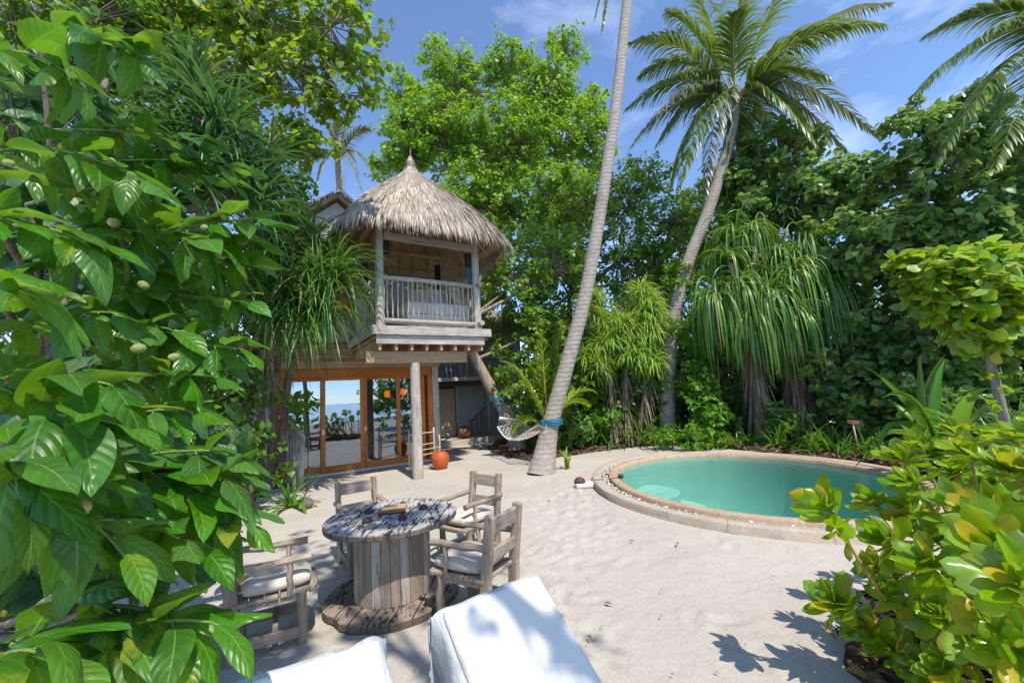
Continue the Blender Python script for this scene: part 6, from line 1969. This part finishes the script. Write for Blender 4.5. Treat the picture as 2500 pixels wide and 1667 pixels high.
    for x, y, Y, l in ((1310, 985, 11.9, 'dark round leaved shrub right of the tall palm base'), (1400, 905, 12.9, 'dark shrub below the light green pandanus')):
        p = at(x, y, Y); b = np.r_[p[:2], .05]
        tree('round_shrub', l, 'shrub', b, [b, b + [0, 0, .3], b + [0, 0, .6]], [(np.r_[p[:2], max(.4, p[2])], (.5, .4, .42))], 75, 13, .11, .95, T_HEART, M['hib2'], M['bark'], tw=.2, r0=.03)


# ------------------------------------------------------------------ light
def light():
    w = bpy.data.worlds.new('World'); SC.world = w; w.use_nodes = True
    nt = w.node_tree; nt.nodes.clear()
    out = nt.nodes.new('ShaderNodeOutputWorld'); bg = nt.nodes.new('ShaderNodeBackground')
    sky = nt.nodes.new('ShaderNodeTexSky'); sky.sky_type = 'NISHITA'; sky.sun_disc = False
    to = Vector((.36, -.62, 1.15)).normalized()
    sky.sun_elevation = math.asin(to.z); sky.sun_rotation = math.atan2(to.x, to.y)
    sky.air_density = .7; sky.dust_density = .1; sky.ozone_density = 4.0
    tc = nt.nodes.new('ShaderNodeTexCoord'); mp = nt.nodes.new('ShaderNodeMapping'); mp.inputs['Scale'].default_value = (1.2, 1.6, 3.6); mp.inputs['Rotation'].default_value = (0, .35, .5)
    nz = nt.nodes.new('ShaderNodeTexNoise'); nz.inputs['Scale'].default_value = 1.9; nz.inputs['Detail'].default_value = 8; nz.inputs['Roughness'].default_value = .6; nz.inputs['Distortion'].default_value = .5
    rp = nt.nodes.new('ShaderNodeValToRGB'); rp.color_ramp.elements[0].position = .5; rp.color_ramp.elements[0].color = (0, 0, 0, 1); rp.color_ramp.elements[1].position = .82; rp.color_ramp.elements[1].color = (.24, .24, .24, 1)
    mx = nt.nodes.new('ShaderNodeMix'); mx.data_type = 'RGBA'; mx.inputs[7].default_value = (8.5, 9.0, 9.8, 1)
    nt.links.new(tc.outputs['Generated'], mp.inputs[0]); nt.links.new(mp.outputs[0], nz.inputs['Vector']); nt.links.new(nz.outputs['Fac'], rp.inputs[0])
    nt.links.new(rp.outputs[0], mx.inputs[0]); nt.links.new(sky.outputs[0], mx.inputs[6])
    nt.links.new(mx.outputs[2], bg.inputs[0]); bg.inputs[1].default_value = .14
    nt.links.new(bg.outputs[0], out.inputs[0])
    d = bpy.data.lights.new('sun', 'SUN'); d.energy = 2.4; d.angle = math.radians(.55); d.color = (1, .945, .85)
    o = bpy.data.objects.new('sun', d); COL.objects.link(o)
    o.rotation_euler = to.to_track_quat('Z', 'Y').to_euler()
    o.location = (5, -5, 12)
    vs = SC.view_settings
    vs.view_transform = 'Standard'; vs.look = 'None'; vs.exposure = 1.25; vs.gamma = 1
    vs.use_curve_mapping = False
    SC.render.film_transparent = False
    cy = SC.cycles
    cy.max_bounces = 8; cy.diffuse_bounces = 4; cy.glossy_bounces = 4; cy.transmission_bounces = 6; cy.transparent_max_bounces = 10
    cy.caustics_reflective = False; cy.caustics_refractive = False
    cy.sample_clamp_indirect = 6
    cy.use_denoising = True
    try: cy.denoiser = 'OPENIMAGEDENOISE'
    except Exception: pass


build_ground()
build_pool()
build_villa()
build_annex()
build_furniture()
build_loungers()
build_hammock()
build_small_things()
vegetation()
light()
